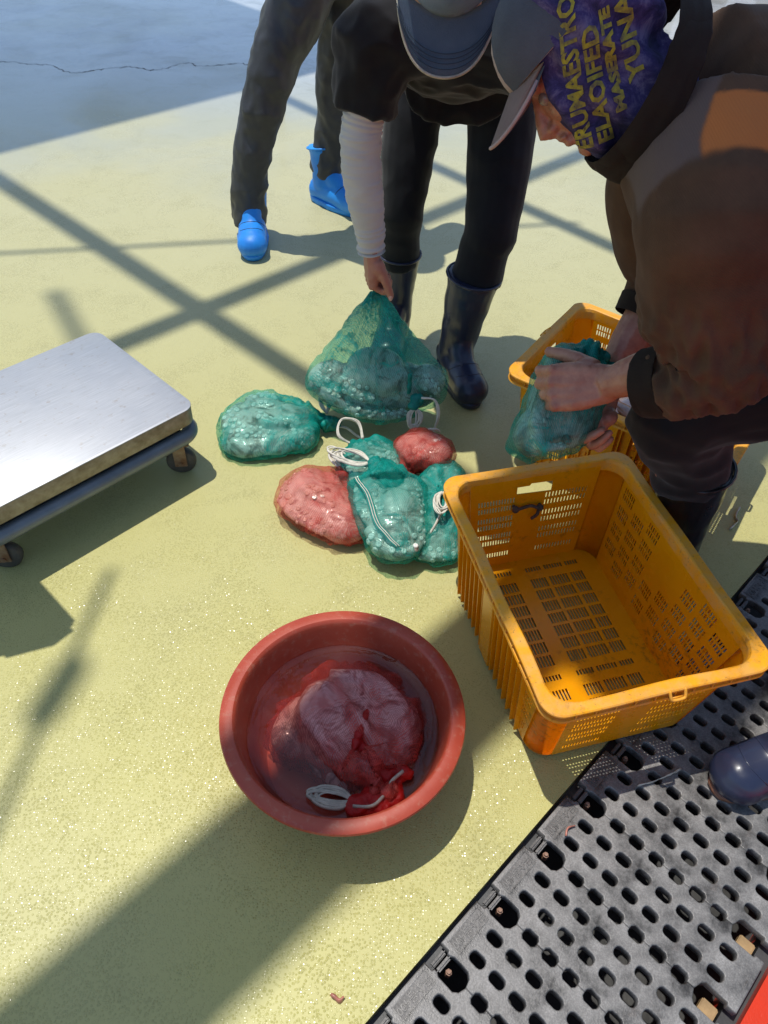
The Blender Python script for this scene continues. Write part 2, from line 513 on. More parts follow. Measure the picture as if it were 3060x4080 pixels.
def drain_cover_meshes():
    P = .1425
    W0, W1 = -.019, .403
    g = .0022
    # edge of one cover: tab, clip notch, then half holes along both seams
    def side(sgn):
        """points from v=W0 to v=W1 along the seam at u = sgn*P/2 (cover centred on u=0)"""
        U = sgn*(P/2-g)
        o = []
        o.append((sgn*.047, W0)); o.append((sgn*.047, -.002)); o.append((sgn*.052, .000))
        # bracket notch
        o.append((sgn*.052, .004)); o.append((sgn*.048, .010)); o.append((sgn*.048, .043)); o.append((sgn*.056, .053)); o.append((U, .057))
        for k in range(1, 7):
            vc = .042+.044*k
            o += [(U, vc-.0165), (U-sgn*.005, vc-.016), (U-sgn*.0112, vc-.010), (U-sgn*.0112, vc+.010), (U-sgn*.005, vc+.016), (U, vc+.0165)]
        o += [(U, .333), (sgn*.054, .338), (sgn*.047, .345), (sgn*.047, .388), (sgn*.052, .390), (sgn*.052, W1)]
        return o
    edge = side(-1)+list(reversed(side(1)))
    holes = []
    for r in (-.0237, .0237):
        for k in range(8):
            holes.append(rrect(.0255, .0345, .0105, 3, r, .042+.044*k))
    bm = flat_fill([edge]+holes, extrude=.009, bev=.0022, bres=1, name='plate')
    plate = to_mesh(bm, 'plate')
    # raised frame of the text panel
    bm = bmesh.new()
    for (cu, cv, su, sv) in ((0, -.0140, .084, .0035), (0, .0135, .084, .003), (-.0405, 0, .003, .024), (.0405, 0, .003, .024)):
        box(bm, (cu, cv, .0112), (su, sv, .0032), bevel=.001)
    frame = to_mesh(bm, 'text_frame')
    bm = bmesh.new(); box(bm, (0, 0, .0108), (.078, .0255, .0012)); panel = to_mesh(bm, 'text_panel')
    bm = text_bm('무소음400', .0195, .0007, 2)
    bmesh.ops.transform(bm, matrix=Matrix.Translation((0, -.0005, .0118)) @ Matrix.Diagonal((.95, 1, 1, 1)), verts=bm.verts)
    text = to_mesh(bm, 'cast_lettering', False)
    # spring clip with its rusty bolt in the notch
    bm = bmesh.new()
    box(bm, (.0, .004, .004), (.034, .008, .012), bevel=.003)
    box(bm, (-.0, -.0085, .003), (.036, .007, .012), bevel=.003)
    clip = to_mesh(bm, 'clip')
    bm = bmesh.new()
    tube(bm, [(0, .018, -.02), (0, .018, -.004)], .006, 6)
    tube(bm, [(0, .018, -.004), (0, .018, .001)], .0038, 8)
    bolt = to_mesh(bm, 'bolt')
    bm = bmesh.new()
    box(bm, (0, .372, -.03), (.026, .03, .02), bevel=.002)
    block = to_mesh(bm, 'wood_block')
    bm = bmesh.new()
    box(bm, (0, .3965, .006), (.03, .006, .012), bevel=.002)
    endclip = to_mesh(bm, 'end_clip')
    return P, plate, frame, text, clip, bolt, block, endclip, panel
P_, me_plate, me_frame, me_text, me_clip, me_bolt, me_block, me_endclip, me_panel = drain_cover_meshes()
M_WOOD = pmat('wet_wood', (.34, .22, .10), .6, var=.35, vscale=30, bstr=.4, bscale=90)
for i in range(-6, 13):
    uc = i*.1425+.290-.1425*2   # cover centre
    wear = {0: 'cast iron drain cover at the bottom edge of the photo', 1: 'cast iron drain cover, second from the bottom edge along the yellow floor',
            2: 'cast iron drain cover, third from the bottom edge, below the basin', 3: 'cast iron drain cover just in front of the crate shadow',
            4: 'cast iron drain cover half in the shadow of the empty crate', 5: 'cast iron drain cover under the near right corner of the crate',
            6: 'cast iron drain cover right of the empty crate, beyond the navy boot', 7: 'cast iron drain cover at the right edge beside the shaded yellow floor',
            8: 'cast iron drain cover at the far end of the row on the right edge', 9: 'cast iron drain cover next beyond the right edge',
            -1: 'cast iron drain cover cut off by the lower edge', -2: 'cast iron drain cover just below the lower edge'}.get(i, 'cast iron drain cover out of view past the ends of the row')
    root = empty('drain_cover', tr(uc, 0, -.004), TR_A+pi, wear, 'drain cover', 'drain covers in the trench')
    for nm, me, mt, sm in (('plate', me_plate, M_IRON, False), ('text_frame', me_frame, M_IRON, False), ('cast_lettering', me_text, M_IRON, False),
                           ('end_clip', me_endclip, M_IRON, False), ('text_panel', me_panel, M_CLIP, False)):
        o = link(nm, me, mt, root, sm)
    for nm, me, mt in (('clip', me_clip, M_CLIP), ('bolt', me_bolt, M_RUST), ('wood_block', me_block, M_WOOD)):
        o = link(nm, me, mt, root, False); o.location = (-.1425/2, 0, 0)
# ridge where the paint film lifts at the far left
bm = bmesh.new()
pts = [(-2.5647, 4.9214, 0.0020), (-2.4626, 4.9658, 0.0020), (-2.3786, 4.9825, 0.0020), (-2.2773, 4.9538, 0.0020), (-2.1599, 4.9624, 0.0020), (-2.0345, 4.8586, 0.0020), (-1.9340, 4.8686, 0.0020), (-1.8521, 4.9409, 0.0020), (-1.7617, 4.9919, 0.0020), (-1.6648, 5.0253, 0.0020), (-1.5625, 4.9826, 0.0020), (-1.4849, 5.0361, 0.0020), (-1.3896, 5.1532, 0.0020), (-1.2881, 5.1136, 0.0020), (-1.1730, 5.1559, 0.0020), (-1.0582, 5.2085, 0.0020), (-0.9820, 5.1735, 0.0020), (-0.8383, 5.2016, 0.0020)]
fine = []
for i, pt in enumerate(smooth_path(pts, 7)): fine.append(pt+Vector((random.uniform(-.008, .008), random.uniform(-.012, .012), 0)))
tube(bm, fine, [.001+.004*random.random()**2 for _ in fine], 5, squash=.25, ref=(1, 0, 0))
for f_ in bm.verts: f_.co.z = max(.0005, f_.co.z)
tag(obj('floor_crack', bm, pmat('lifted_paint_edge', (.24, .25, .26), .5, var=.5, vscale=8), smooth=False), kind='structure')

# ---------------------------------------------------------------- steel canopy overhead (it casts the bar shadows) and what the wet floor mirrors
HB = 6.0
def over(x, y, h=HB):
    """point at height h whose shadow falls on ground point (x, y)"""
    return Vector((x-SHADOW.x*SUN_TAN*h, y-SHADOW.y*SUN_TAN*h, h))
M_STEEL = pmat('grey_painted_steel', (.32, .33, .34), .5, var=.2, vscale=5)
canopy = empty('steel_canopy', (-2.6, 6.0, 0), 0, 'grey steel canopy frame overhead whose bars shade the floor', 'canopy')
def beam(p, q, w, h=HB, t=.06, ext0=0.0, ext1=0.0, name='beam'):
    a = over(*p, h); b = over(*q, h)
    d = (b-a).normalized(); a = a-d*ext0; b = b+d*ext1
    bm = bmesh.new()
    ang = math.atan2(d.y, d.x)
    box(bm, (a+b)/2, ((b-a).length, w, t), Matrix.Rotation(ang, 3, 'Z'))
    world_child(obj(name, bm, M_STEEL, None, False), canopy)
beam((-1.823, 3.353), (-.255, 1.991), .095, ext0=4, ext1=2.2)
beam((-.663, 4.593), (1.012, 2.967), .085, h=6.08, ext0=3, ext1=3)
beam((-.933, 2.15), (.927, 4.099), .085, h=5.92, ext0=2.0, ext1=4)
# broad girder: bar of shade across basin and crate
n0, n1 = -.605, -.325
c0 = TV*((n0+n1)/2)
beam(((c0-TU*3).x, (c0-TU*3).y), ((c0+TU*4).x, (c0+TU*4).y), n1-n0, h=6.3)
beam((-1.2670, 2.4571, 0.0000)[:2], (-1.0549, 2.1292, 0.0000)[:2], .05, h=9.5, name='brace')
# tarpaulin added out of view, its outline shaped to shade the crouching worker
bm = bmesh.new()
f = bm.faces.new([bm.verts.new(over(x, y, 6.25)) for x, y in ((.42, 1.0), (.50, .89), (.60, .79), (.74, .775), (.88, .89), (1.0, 1.05), (1.12, 1.22), (.92, 1.27), (.66, 1.2))])
r = bmesh.ops.extrude_face_region(bm, geom=[f]); bmesh.ops.translate(bm, vec=(0, 0, .01), verts=[v for v in r['geom'] if isinstance(v, bmesh.types.BMVert)])
world_child(obj('shade_sheet', bm, M_STEEL, None, False), canopy)
# thin tie rod and an unseen block on a cable added for its shadow
beam((-1.566, 2.707), (-.668, 2.927), .022, h=5.8, t=.02, ext0=3, ext1=1.5, name='tie_rod')
beam((-.675, 1.18), (-.715, .50), .020, h=5.7, t=.02, ext0=.0, ext1=1.0, name='tie_rod')
hung_at = over(-.693, .83, 7.2)
bm = bmesh.new()
box(bm, hung_at, (.075, .20, .06), Matrix.Rotation(radians(-12), 3, 'Z'), bevel=.02)
world_child(obj('hung_block', bm, M_STEEL), canopy)
# roof sheet over the far left corner
bm = bmesh.new()
a0 = over(-1.942-TU.x*5, 3.652-TU.y*5, 6.25); a1 = over(-1.942+TU.x*2.6, 3.652+TU.y*2.6, 6.25)
q = [a0, a1, a1-TV*3.3, a0-TV*3.3]
f = bm.faces.new([bm.verts.new(p) for p in q])
r = bmesh.ops.extrude_face_region(bm, geom=[f])
bmesh.ops.translate(bm, vec=(0, 0, .04), verts=[v for v in r['geom'] if isinstance(v, bmesh.types.BMVert)])
world_child(obj('roof_sheet', bm, M_STEEL, None, False), canopy)
for x, y in ((-1.36, 8.6), (-6.5, 4.0), (-3.8, 1.2)):
    bm = bmesh.new()
    box(bm, (x, y, 3.1), (.07, .07, 6.2))
    world_child(obj('column', bm, M_STEEL, None, False), canopy)

# low quay buildings with bright sky between them, seen only in the puddle at the top right
M_WHITE = pmat('beige_render', (.30, .28, .24), .8, var=.15, vscale=3)
M_GLASS = pmat('pale_glass', (.75, .78, .80), .3, var=.1)
for bx, by, w_, h_, lb in ((9.0, 27, 3.2, 7.5, 'narrow beige quayside building mirrored in the wet floor at top right'), (14.0, 29, 4.2, 5.8, 'low wide beige quayside building mirrored in the puddle'), (20.5, 28, 3.6, 8.2, 'tall beige quayside building mirrored at the right edge')):
    bd = empty('building', (bx, by, 0), 0, lb, 'building')
    bm = bmesh.new(); box(bm, (bx, by+2, h_/2), (w_, 4, h_)); world_child(obj('wall', bm, M_WHITE, None, False), bd)
    for j in range(2):
        for i in range(2):
            bm = bmesh.new(); box(bm, (bx-w_*.22+i*w_*.44, by-.02, 2.0+j*2.4), (w_*.26, .1, 1.3)); world_child(obj('window', bm, M_GLASS, None, False), bd)

# ---------------------------------------------------------------- plastic crates
def crate_material(name, worn):
    m, nt, b = node_mat(name)
    v = coords(nt)
    a = noise_tex(nt, 9, 5, .6, v); st = noise_tex(nt, 60, 4, .7, v)
    r = ramp(nt, [(.3, (.88, .345, .0015)), (.7, (.95, .42, .0025))]); nt.links.new(a.outputs[0], r.inputs[0])
    sr = ramp(nt, [(.50, 0), (.66, 1)]); nt.links.new(st.outputs[0], sr.inputs[0])
    gr = noise_tex(nt, 7, 4, .6, v); g2 = ramp(nt, [(.50, .0), (.66, .6)]); nt.links.new(gr.outputs[0], g2.inputs[0])
    f = N(nt, 'ShaderNodeMath', operation='MULTIPLY'); nt.links.new(sr.outputs[0], f.inputs[0]); nt.links.new(g2.outputs[0], f.inputs[1])
    c = mix(nt, f.outputs[0], r.outputs[0], (.16, .07, .02))
    if worn:
        w = noise_tex(nt, 26, 6, .7, v); wr = ramp(nt, [(.40, 0), (.60, 1)]); nt.links.new(w.outputs[0], wr.inputs[0])
        fw = N(nt, 'ShaderNodeMath', operation='MULTIPLY'); fw.inputs[1].default_value = .45; nt.links.new(wr.outputs[0], fw.inputs[0])
        c = mix(nt, fw.outputs[0], c, (.66, .40, .15))
        d = noise_tex(nt, 150, 4, .75, v); dr = ramp(nt, [(.60, 0), (.68, 1)]); nt.links.new(d.outputs[0], dr.inputs[0])
        fd = N(nt, 'ShaderNodeMath', operation='MULTIPLY'); fd.inputs[1].default_value = .6; nt.links.new(dr.outputs[0], fd.inputs[0])
        c = mix(nt, fd.outputs[0], c, (.12, .085, .05))
    nt.links.new(c, b.inputs['Base Color'])
    rr = ramp(nt, [(.3, .20 if not worn else .40), (.7, .34 if not worn else .58)]); nt.links.new(a.outputs[0], rr.inputs[0])
    nt.links.new(rr.outputs[0], b.inputs['Roughness'])
    b.inputs['Specular IOR Level'].default_value = .45
    n2 = noise_tex(nt, 220, 3, .6, v)
    nt.links.new(bump(nt, n2.outputs[0], .18, .001), b.inputs['Normal'])
    # thin plastic lets some light through
    tl = N(nt, 'ShaderNodeBsdfTranslucent'); nt.links.new(c, tl.inputs['Color'])
    ms = N(nt, 'ShaderNodeMixShader'); ms.inputs[0].default_value = .16 if not worn else .08
    nt.links.new(b.outputs[0], ms.inputs[1]); nt.links.new(tl.outputs[0], ms.inputs[2])
    nt.links.new(ms.outputs[0], nt.nodes['Material Output'].inputs['Surface'])
    return m
M_CRATE = crate_material('orange_yellow_plastic', False)
M_RIM = crate_material('worn_orange_plastic_rim', True)
M_CORD = pmat('dirty_dark_cord', (.09, .06, .045), .8, var=.5, vscale=60)

HX, HY, CH = .238, .316, .30          # outer rim half sizes, height
BX, BY = .190, .258                   # base half sizes
TX, TY = .214, .292                   # wall half sizes just under the rim
CR = .045
def slots(groups):
    out = []
    for (s0, s1, t0, hh, n, w) in groups:
        for k in range(n):
            c = s0+(s1-s0)*(k+.5)/n
            out.append([(c-w/2, t0), (c+w/2, t0), (c+w/2, t0+hh), (c-w/2, t0+hh)])
    return out
def wall_panel(half_b, half_t, holes, name):
    """flat panel in (s, t); s is measured at the top, narrowed towards the base"""
    L = half_t-CR
    n = 16
    edge = [(-L+2*L*k/n, .012) for k in range(n+1)]+[(L-2*L*k/n, CH-.006) for k in range(n+1)]
    bm = flat_fill([edge]+holes, extrude=.0014, name=name)
    return bm, L
def map_wall(bm, side, L):
    """side: 0 +x, 1 -x, 2 +y, 3 -y"""
    for v in bm.verts:
        s, t, d = v.co
        k = (t-.012)/(CH-.012)
        k2 = max(0, min(1, k))
        hx = BX+(TX-BX)*k2; hy = BY+(TY-BY)*k2
        if side in (0, 1):
            ls = s/L*(hy-CR); x = hx-d; y = ls
            v.co = (x if side == 0 else -x, y, t)
        else:
            ls = s/L*(hx-CR); y = hy-d; x = ls
            v.co = (x, y if side == 2 else -y, t)
_crate_cache = {}
def crate_parts():
    if _crate_cache: return _crate_cache
    # short walls (+-y): two banks of slots, hand hole
    L = TX-CR
    g = []
    for (a, b) in ((-.150, -.050), (.030, .150)):
        n = 13
        for t in (.212, .190, .158, .136, .104, .082, .040):
            g.append((a, b, t, .0165, n, .0046))
    hs = slots(g)
    grip = [(-.048, .236), (.046, .232), (.046, .262), (-.012, .264), (-.016, .258), (-.048, .258)]
    bm, L = wall_panel(BX, TX, hs+[grip], 'short_wall'); b2 = bm.copy()
    map_wall(bm, 2, L); map_wall(b2, 3, L)
    _crate_cache['short'] = [to_mesh(bm, 'short_wall'), to_mesh(b2, 'short_wall')]
    # long walls (+-x): staggered blocks of slots
    g = []
    for c in range(8):
        cx = -.210+c*.060
        for r in range(4):
            t = .046+r*.052+(.026 if c % 2 else 0)
            if t > .232: continue
            if c in (3, 4) and r in (2, 3): continue
            for dt in (0, .0185):
                g.append((cx-.024, cx+.024, t+dt, .0152, 6, .0046))
    hs = slots(g)
    bm, L = wall_panel(BY, TY, hs, 'long_wall'); b2 = bm.copy()
    map_wall(bm, 0, L); map_wall(b2, 1, L)
    _crate_cache['long'] = [to_mesh(bm, 'long_wall'), to_mesh(b2, 'long_wall')]
    # corner posts
    cs = []
    for sx, sy in ((1, 1), (-1, 1), (-1, -1), (1, -1)):
        bm = bmesh.new(); rows = []
        for k in range(7):
            t = .012+(CH-.018)*k/6
            hx = BX+(TX-BX)*k/6-CR; hy = BY+(TY-BY)*k/6-CR
            for th in (0.0014, -.0014):
                pass
            rows.append([bm.verts.new((sx*(hx+CR*cos(a)), sy*(hy+CR*sin(a)), t)) for a in [radians(90*j/8) for j in range(9)]])
        for A, B in zip(rows, rows[1:]):
            for j in range(8): bm.faces.new((A[j], A[j+1], B[j+1], B[j]))
        bmesh.ops.solidify(bm, geom=bm.faces[:], thickness=.0028)
        cs.append(to_mesh(bm, 'corner_post'))
    _crate_cache['corner'] = cs
    # base with banks of slots
    g = []
    cols = ((-.092, -.045, 6), (-.008, .036, 6), (.043, .095, 7), (.102, .138, 5))
    ys = [.212-.0365*k for k in range(8)]+[-.098-.0365*k for k in range(4)]
    for i, y in enumerate(ys):
        hh = .029 if i not in (0, 8) else .014
        for a, b, n in cols: g.append((a, b, y-(.0145 if hh > .02 else -.002), hh, n, .0052))
    bm = flat_fill([rrect(2*BX, 2*BY, CR, 6)]+slots(g), extrude=.0016, name='base')
    for v in bm.verts: v.co.z += .012
    _crate_cache['base'] = to_mesh(bm, 'base')
    # rim: loft of rounded rectangles
    def rr(hx, hy, r, z, wav=0.0, n=8):
        pts = []
        m = 14
        def seg(a, b, k): return [(a[0]+(b[0]-a[0])*i/k, a[1]+(b[1]-a[1])*i/k) for i in range(1, k)]
        base = rrect(2*hx, 2*hy, r, n)
        out = []
        per = n+1
        for q in range(4):
            out += base[q*per:(q+1)*per]
            a = base[(q+1)*per-1]; b = base[((q+1)*per) % (4*per)]
            out += seg(a, b, m)
        return [(x+(wav*sin(y*23+x*4) if abs(abs(x)-hx) < 1e-6 else 0), y+(wav*sin(x*21+1) if abs(abs(y)-hy) < 1e-6 else 0), z+(abs(wav)*.7*sin(x*17+y*13))) for x, y in out]
    prof = [(TX-.004, TY-.004, CR, CH-.030, 0), (TX-.003, TY-.003, CR, CH-.008, .0), (TX-.001, TY-.001, CR, CH-.001, .002), (TX+.002, TY+.002, CR, CH+.001, .002),
            (HX-.003, HY-.003, .040, CH+.001, .001), (HX-.0005, HY-.0005, .040, CH-.001, .001), (HX, HY, .040, CH-.004, .001),
            (HX-.002, HY-.002, .040, CH-.007, 0), (HX-.009, HY-.009, .038, CH-.008, 0), (HX-.011, HY-.011, .038, CH-.020, 0),
            (HX-.002, HY-.002, .040, CH-.021, 0), (HX-.001, HY-.001, .040, CH-.026, 0), (HX-.006, HY-.006, .040, CH-.027, 0), (TX+.004, TY+.004, CR, CH-.026, 0)]
    bm = bmesh.new(); rows = []
    for p in prof: rows.append([bm.verts.new(q) for q in rr(*p)])
    for A, B in zip(rows, rows[1:]):
        for j in range(len(A)): bm.faces.new((A[j], A[(j+1) % len(A)], B[(j+1) % len(A)], B[j]))
    _crate_cache['rim'] = to_mesh(bm, 'rim')
    bm = bmesh.new(); box(bm, (0, 0, 0), (.010, .0022, .013)); _crate_cache['strut'] = to_mesh(bm, 'rim_strut')
    # outside rib of the long wall
    bm = bmesh.new()
    z0, z1 = .010, CH-.03
    for (y0, y1) in ((-.0013, .0013),):
        vs = []
        for z, x in ((z0, BX), (z1, TX)):
            for dx in (-.0005, .011):
                for y in (y0, y1): vs.append(bm.verts.new((x+dx-BX, y, z)))
        # 0..3 bottom, 4..7 top
        for f in ((0, 1, 3, 2), (4, 6, 7, 5), (0, 2, 6, 4), (1, 5, 7, 3), (2, 3, 7, 6), (0, 4, 5, 1)):
            bm.faces.new([vs[i] for i in f])
    _crate_cache['rib'] = to_mesh(bm, 'rib')
    # wide plain post between the ribs
    bm = bmesh.new(); vs = []
    for z, x in ((z0, BX), (z1, TX)):
        for dx, yy in ((-.0005, .030), (.012, .026), (.012, -.026), (-.0005, -.030)): vs.append(bm.verts.new((x+dx-BX, yy, z)))
    for f in ((0, 1, 5, 4), (1, 2, 6, 5), (2, 3, 7, 6), (0, 3, 2, 1), (4, 5, 6, 7)): bm.faces.new([vs[i] for i in f])
    _crate_cache['post'] = to_mesh(bm, 'side_post')
    # rough bumps below the short walls and a loop handle
    bm = bmesh.new()
    tube(bm, smooth_path([(-.016, 0, 0), (-.015, -.010, -.012), (-.010, -.013, -.016), (.010, -.013, -.016), (.015, -.010, -.012), (.016, 0, 0)], 3), .0032, 6)
    box(bm, (0, -.006, -.02), (.030, .006, .004), bevel=.001)
    _crate_cache['latch'] = to_mesh(bm, 'latch')
    return _crate_cache
def make_crate(loc, ang, label, group):
    C = crate_parts()
    root = empty('plastic_crate', loc, ang, label, 'crate', group)
    for me in C['short']: link('short_wall', me, M_CRATE, root, False)
    for me in C['long']: link('long_wall', me, M_CRATE, root, False)
    for me in C['corner']: link('corner_post', me, M_CRATE, root, True)
    link('base', C['base'], M_CRATE, root, False)
    rim = link('rim', C['rim'], M_RIM, root, True)
    C['rim'].set_sharp_from_angle(angle=radians(13))
    for sx in (1, -1):
        for k in range(15):
            y = -.252+.036*k
            o = link('rim_strut', C['strut'], M_RIM, rim, False, loc=(sx*(HX-.007), y, CH-.0145))
        for k in range(15):
            y = -.185+.0255*k+(.0 if k < 7 else .045-.0255)
            if abs(y-.005) < .028: continue
            o = link('rib', C['rib'], M_CRATE, root, False, loc=(sx*BX, y, 0))
            if sx < 0: o.scale = (-1, 1, 1)
        o = link('side_post', C['post'], M_CRATE, root, False, loc=(sx*BX, .005, 0))
        if sx < 0: o.scale = (-1, 1, 1)
    for sy in (1, -1):
        for k in range(10):
            x = -.18+.04*k
            link('rim_strut', C['strut'], M_RIM, rim, False, loc=(x, sy*(HY-.007), CH-.0145), rot=(0, 0, pi/2))
        link('latch', C['latch'], M_RIM, rim, True, loc=(.02, sy*(HY-.004), CH+.002), rot=(0, 0, 0 if sy < 0 else pi))
    return root
CR1 = make_crate((.444, 1.034, .001), radians(17.4), 'empty orange yellow plastic crate beside the red basin, near its rim', 'orange plastic crates')
CR2 = make_crate((.695, 1.728, .001), radians(57.5), 'orange plastic crate holding fish, behind the crouching worker hands', 'orange plastic crates')
# a knotted cord through the slots of the far wall of the near crate
def cord_on(parent, pts, r, name, mat, knots=()):
    bm = bmesh.new()
    tube(bm, smooth_path(pts, 6), r, 7)
    for k in knots: ball(bm, k, (r*2.2, r*2.0, r*2.4), u=8, v=6)
    return link(name, to_mesh(bm, name), mat, parent)
cord_on(CR1, [(-.052, .278, .205), (-.048, .266, .203), (-.03, .270, .200), (-.008, .270, .203), (.016, .262, .196), (.018, .278, .195), (.010, .262, .180), (-.004, .262, .165)], .0042, 'knotted_cord', M_CORD, [(-.050, .266, .203), (.014, .264, .198)])
cord_on(CR2, [(-.130, .24, .285), (-.115, .262, .25), (-.085, .268, .235), (-.06, .268, .215), (-.10, .270, .222), (-.15, .268, .200)], .0042, 'knotted_cord', M_CORD, [(-.118, .262, .252), (-.062, .268, .216)])

# ---------------------------------------------------------------- red basin
def basin_material():
    m, nt, b = node_mat('terracotta_rubber')
    v = coords(nt)
    a = noise_tex(nt, 7, 5, .6, v); s = noise_tex(nt, 60, 4, .7, v)
    r = ramp(nt, [(.3, (.34, .045, .021)), (.7, (.43, .070, .034))]); nt.links.new(a.outputs[0], r.inputs[0])
    q = ramp(nt, [(.54, 0), (.68, .55)]); nt.links.new(s.outputs[0], q.inputs[0])
    c = mix(nt, q.outputs[0], r.outputs[0], (.42, .16, .10))
    nt.links.new(c, b.inputs['Base Color'])
    rr = ramp(nt, [(.35, .30), (.65, .48)]); nt.links.new(a.outputs[0], rr.inputs[0]); nt.links.new(rr.outputs[0], b.inputs['Roughness'])
    n2 = noise_tex(nt, 140, 3, .6, v); nt.links.new(bump(nt, n2.outputs[0], .12, .001), b.inputs['Normal'])
    return m
M_BASIN = basin_material()
BAS = empty('basin', (-.055, .727, 0), 0, 'round red rubber basin with water and a soaking red bag', 'basin')
prof = [(0, .004), (.150, .004), (.158, .006), (.166, .016), (.182, .075), (.195, .125), (.203, .162), (.206, .172), (.2085, .178), (.2125, .181), (.219, .1815),
        (.232, .1795), (.2365, .177), (.238, .172), (.2365, .1675), (.231, .1665), (.229, .168), (.216, .169), (.2125, .165), (.209, .155), (.196, .10), (.178, .03), (.170, .010), (.164, .002), (.15, .0), (0, .0)]
bm = bmesh.new(); lathe(bm, prof, 96)
o = obj('bowl', bm, M_BASIN, BAS, sharp=32)
# water
def water_material():
    m, nt, b = node_mat('murky_pink_water')
    nt.nodes.remove(b)
    v = coords(nt)
    n = noise_tex(nt, 14, 3, .5, v)
    nb = bump(nt, n.outputs[0], .22, .006)
    gl = N(nt, 'ShaderNodeBsdfGlossy'); gl.inputs['Roughness'].default_value = .03; nt.links.new(nb, gl.inputs['Normal'])
    trn = N(nt, 'ShaderNodeBsdfTransparent'); trn.inputs['Color'].default_value = (.95, .80, .76, 1)
    df = N(nt, 'ShaderNodeBsdfDiffuse'); df.inputs['Color'].default_value = (.34, .16, .13, 1)
    mk = noise_tex(nt, 6, 4, .6, v); mr = ramp(nt, [(.35, .02), (.75, .14)]); nt.links.new(mk.outputs[0], mr.inputs[0])
    m1 = N(nt, 'ShaderNodeMixShader'); nt.links.new(mr.outputs[0], m1.inputs[0]); nt.links.new(trn.outputs[0], m1.inputs[1]); nt.links.new(df.outputs[0], m1.inputs[2])
    fr = N(nt, 'ShaderNodeFresnel'); fr.inputs['IOR'].default_value = 1.45; nt.links.new(nb, fr.inputs['Normal'])
    m2 = N(nt, 'ShaderNodeMixShader'); nt.links.new(fr.outputs[0], m2.inputs[0]); nt.links.new(m1.outputs[0], m2.inputs[1]); nt.links.new(gl.outputs[0], m2.inputs[2])
    nt.links.new(m2.outputs[0], nt.nodes['Material Output'].inputs['Surface'])
    return m
M_WATER = water_material()
bm = bmesh.new()
WZ = .112
rings = []
for r in (0, .04, .08, .12, .16, .185, .1905):
    rings.append([bm.verts.new((r*cos(2*pi*k/64), r*sin(2*pi*k/64), WZ+(.0025 if r > .19 else 0))) for k in range(64)] if r else [bm.verts.new((0, 0, WZ))])
for A, B in zip(rings, rings[1:]):
    for k in range(64):
        if len(A) == 1: bm.faces.new((A[0], B[k], B[(k+1) % 64]))
        else: bm.faces.new((A[k], B[k], B[(k+1) % 64], A[(k+1) % 64]))
water = obj('water', bm, M_WATER, None)
water.location = BAS.location
tag(water, 'murky pinkish water standing in the red basin', 'water')

# ---------------------------------------------------------------- platform scale on castors
def steel_top_material():
    m, nt, b = node_mat('brushed_stainless')
    v = coords(nt, 'Object', (1.2, 42, 1))
    a = noise_tex(nt, 9, 4, .7, v)
    v2 = coords(nt); d = noise_tex(nt, 4, 5, .6, v2); st = noise_tex(nt, 45, 4, .7, v2)
    r = ramp(nt, [(.3, (.38, .395, .415)), (.7, (.50, .515, .54))]); nt.links.new(a.outputs[0], r.inputs[0])
    sr = ramp(nt, [(.60, 0), (.70, 1)]); nt.links.new(st.outputs[0], sr.inputs[0])
    f = N(nt, 'ShaderNodeMath', operation='MULTIPLY'); f.inputs[1].default_value = .45; nt.links.new(sr.outputs[0], f.inputs[0])
    nt.links.new(mix(nt, f.outputs[0], r.outputs[0], (.30, .24, .18)), b.inputs['Base Color'])
    b.inputs['Metallic'].default_value = .55
    rr = ramp(nt, [(.3, .42), (.7, .58)]); nt.links.new(d.outputs[0], rr.inputs[0]); nt.links.new(rr.outputs[0], b.inputs['Roughness'])
    sc = noise_tex(nt, 30, 2, .5, v)
    nt.links.new(bump(nt, sc.outputs[0], .2, .0012), b.inputs['Normal'])
    return m
M_SCTOP = steel_top_material()
M_SCSIDE = pmat('grimy_stainless_edge', (.38, .35, .27), .5, metal=.5, var=.5, vscale=35, base2=(.22, .18, .11), bstr=.4, bscale=120)
M_SCBASE = pmat('grey_painted_tube', (.17, .20, .22), .35, metal=.2, var=.25, vscale=10, bstr=.15)
M_RUBBER = pmat('grey_rubber_wheel', (.07, .068, .062), .6, var=.4, vscale=30, bstr=.3)
M_CAST = pmat('rusty_castor_fork', (.35, .28, .22), .45, metal=.6, var=.4, vscale=30, base2=(.20, .09, .04), bstr=.4)
SZ = .225
# right-hand corners of the platform top, seen in the photo
sc_far, sc_near = Vector((-.881, 1.891, 0)), Vector((-.517, 1.568, 0))
ex = (sc_near-sc_far).normalized()                  # along the right edge
sw = (sc_near-sc_far).length                        # platform width
ang = math.atan2(ex.y, ex.x)+pi/2                   # local +x = outwards to the right
ey = Vector((cos(ang), sin(ang), 0))
sl = .62
sc_c = (sc_far+sc_near)/2-ey*(sl/2)
SCALE = empty('platform_scale', (sc_c.x, sc_c.y, 0), ang, 'stainless steel platform scale on castors at the left edge', 'scale')
def slab(hx, hy, r, z0, z1, bev, name, mat):
    bm = bmesh.new(); rows = []
    for z, ins in ((z0, bev), (z0+bev, 0), (z1-bev, 0), (z1-bev*.3, bev*.3), (z1, bev)):
        rows.append([bm.verts.new((x, y, z)) for x, y in rrect(2*(hx-ins), 2*(hy-ins), r-ins, 8)])
    for A, B in zip(rows, rows[1:]):
        for j in range(len(A)): bm.faces.new((A[j], A[(j+1) % len(A)], B[(j+1) % len(A)], B[j]))
    bm.faces.new(list(reversed(rows[0]))); bm.faces.new(rows[-1])
    return obj(name, bm, mat, SCALE, sharp=35)
slab(sl/2-.001, sw/2-.001, .034, SZ-.052, SZ-.0035, .002, 'platform_skirt', M_SCSIDE)
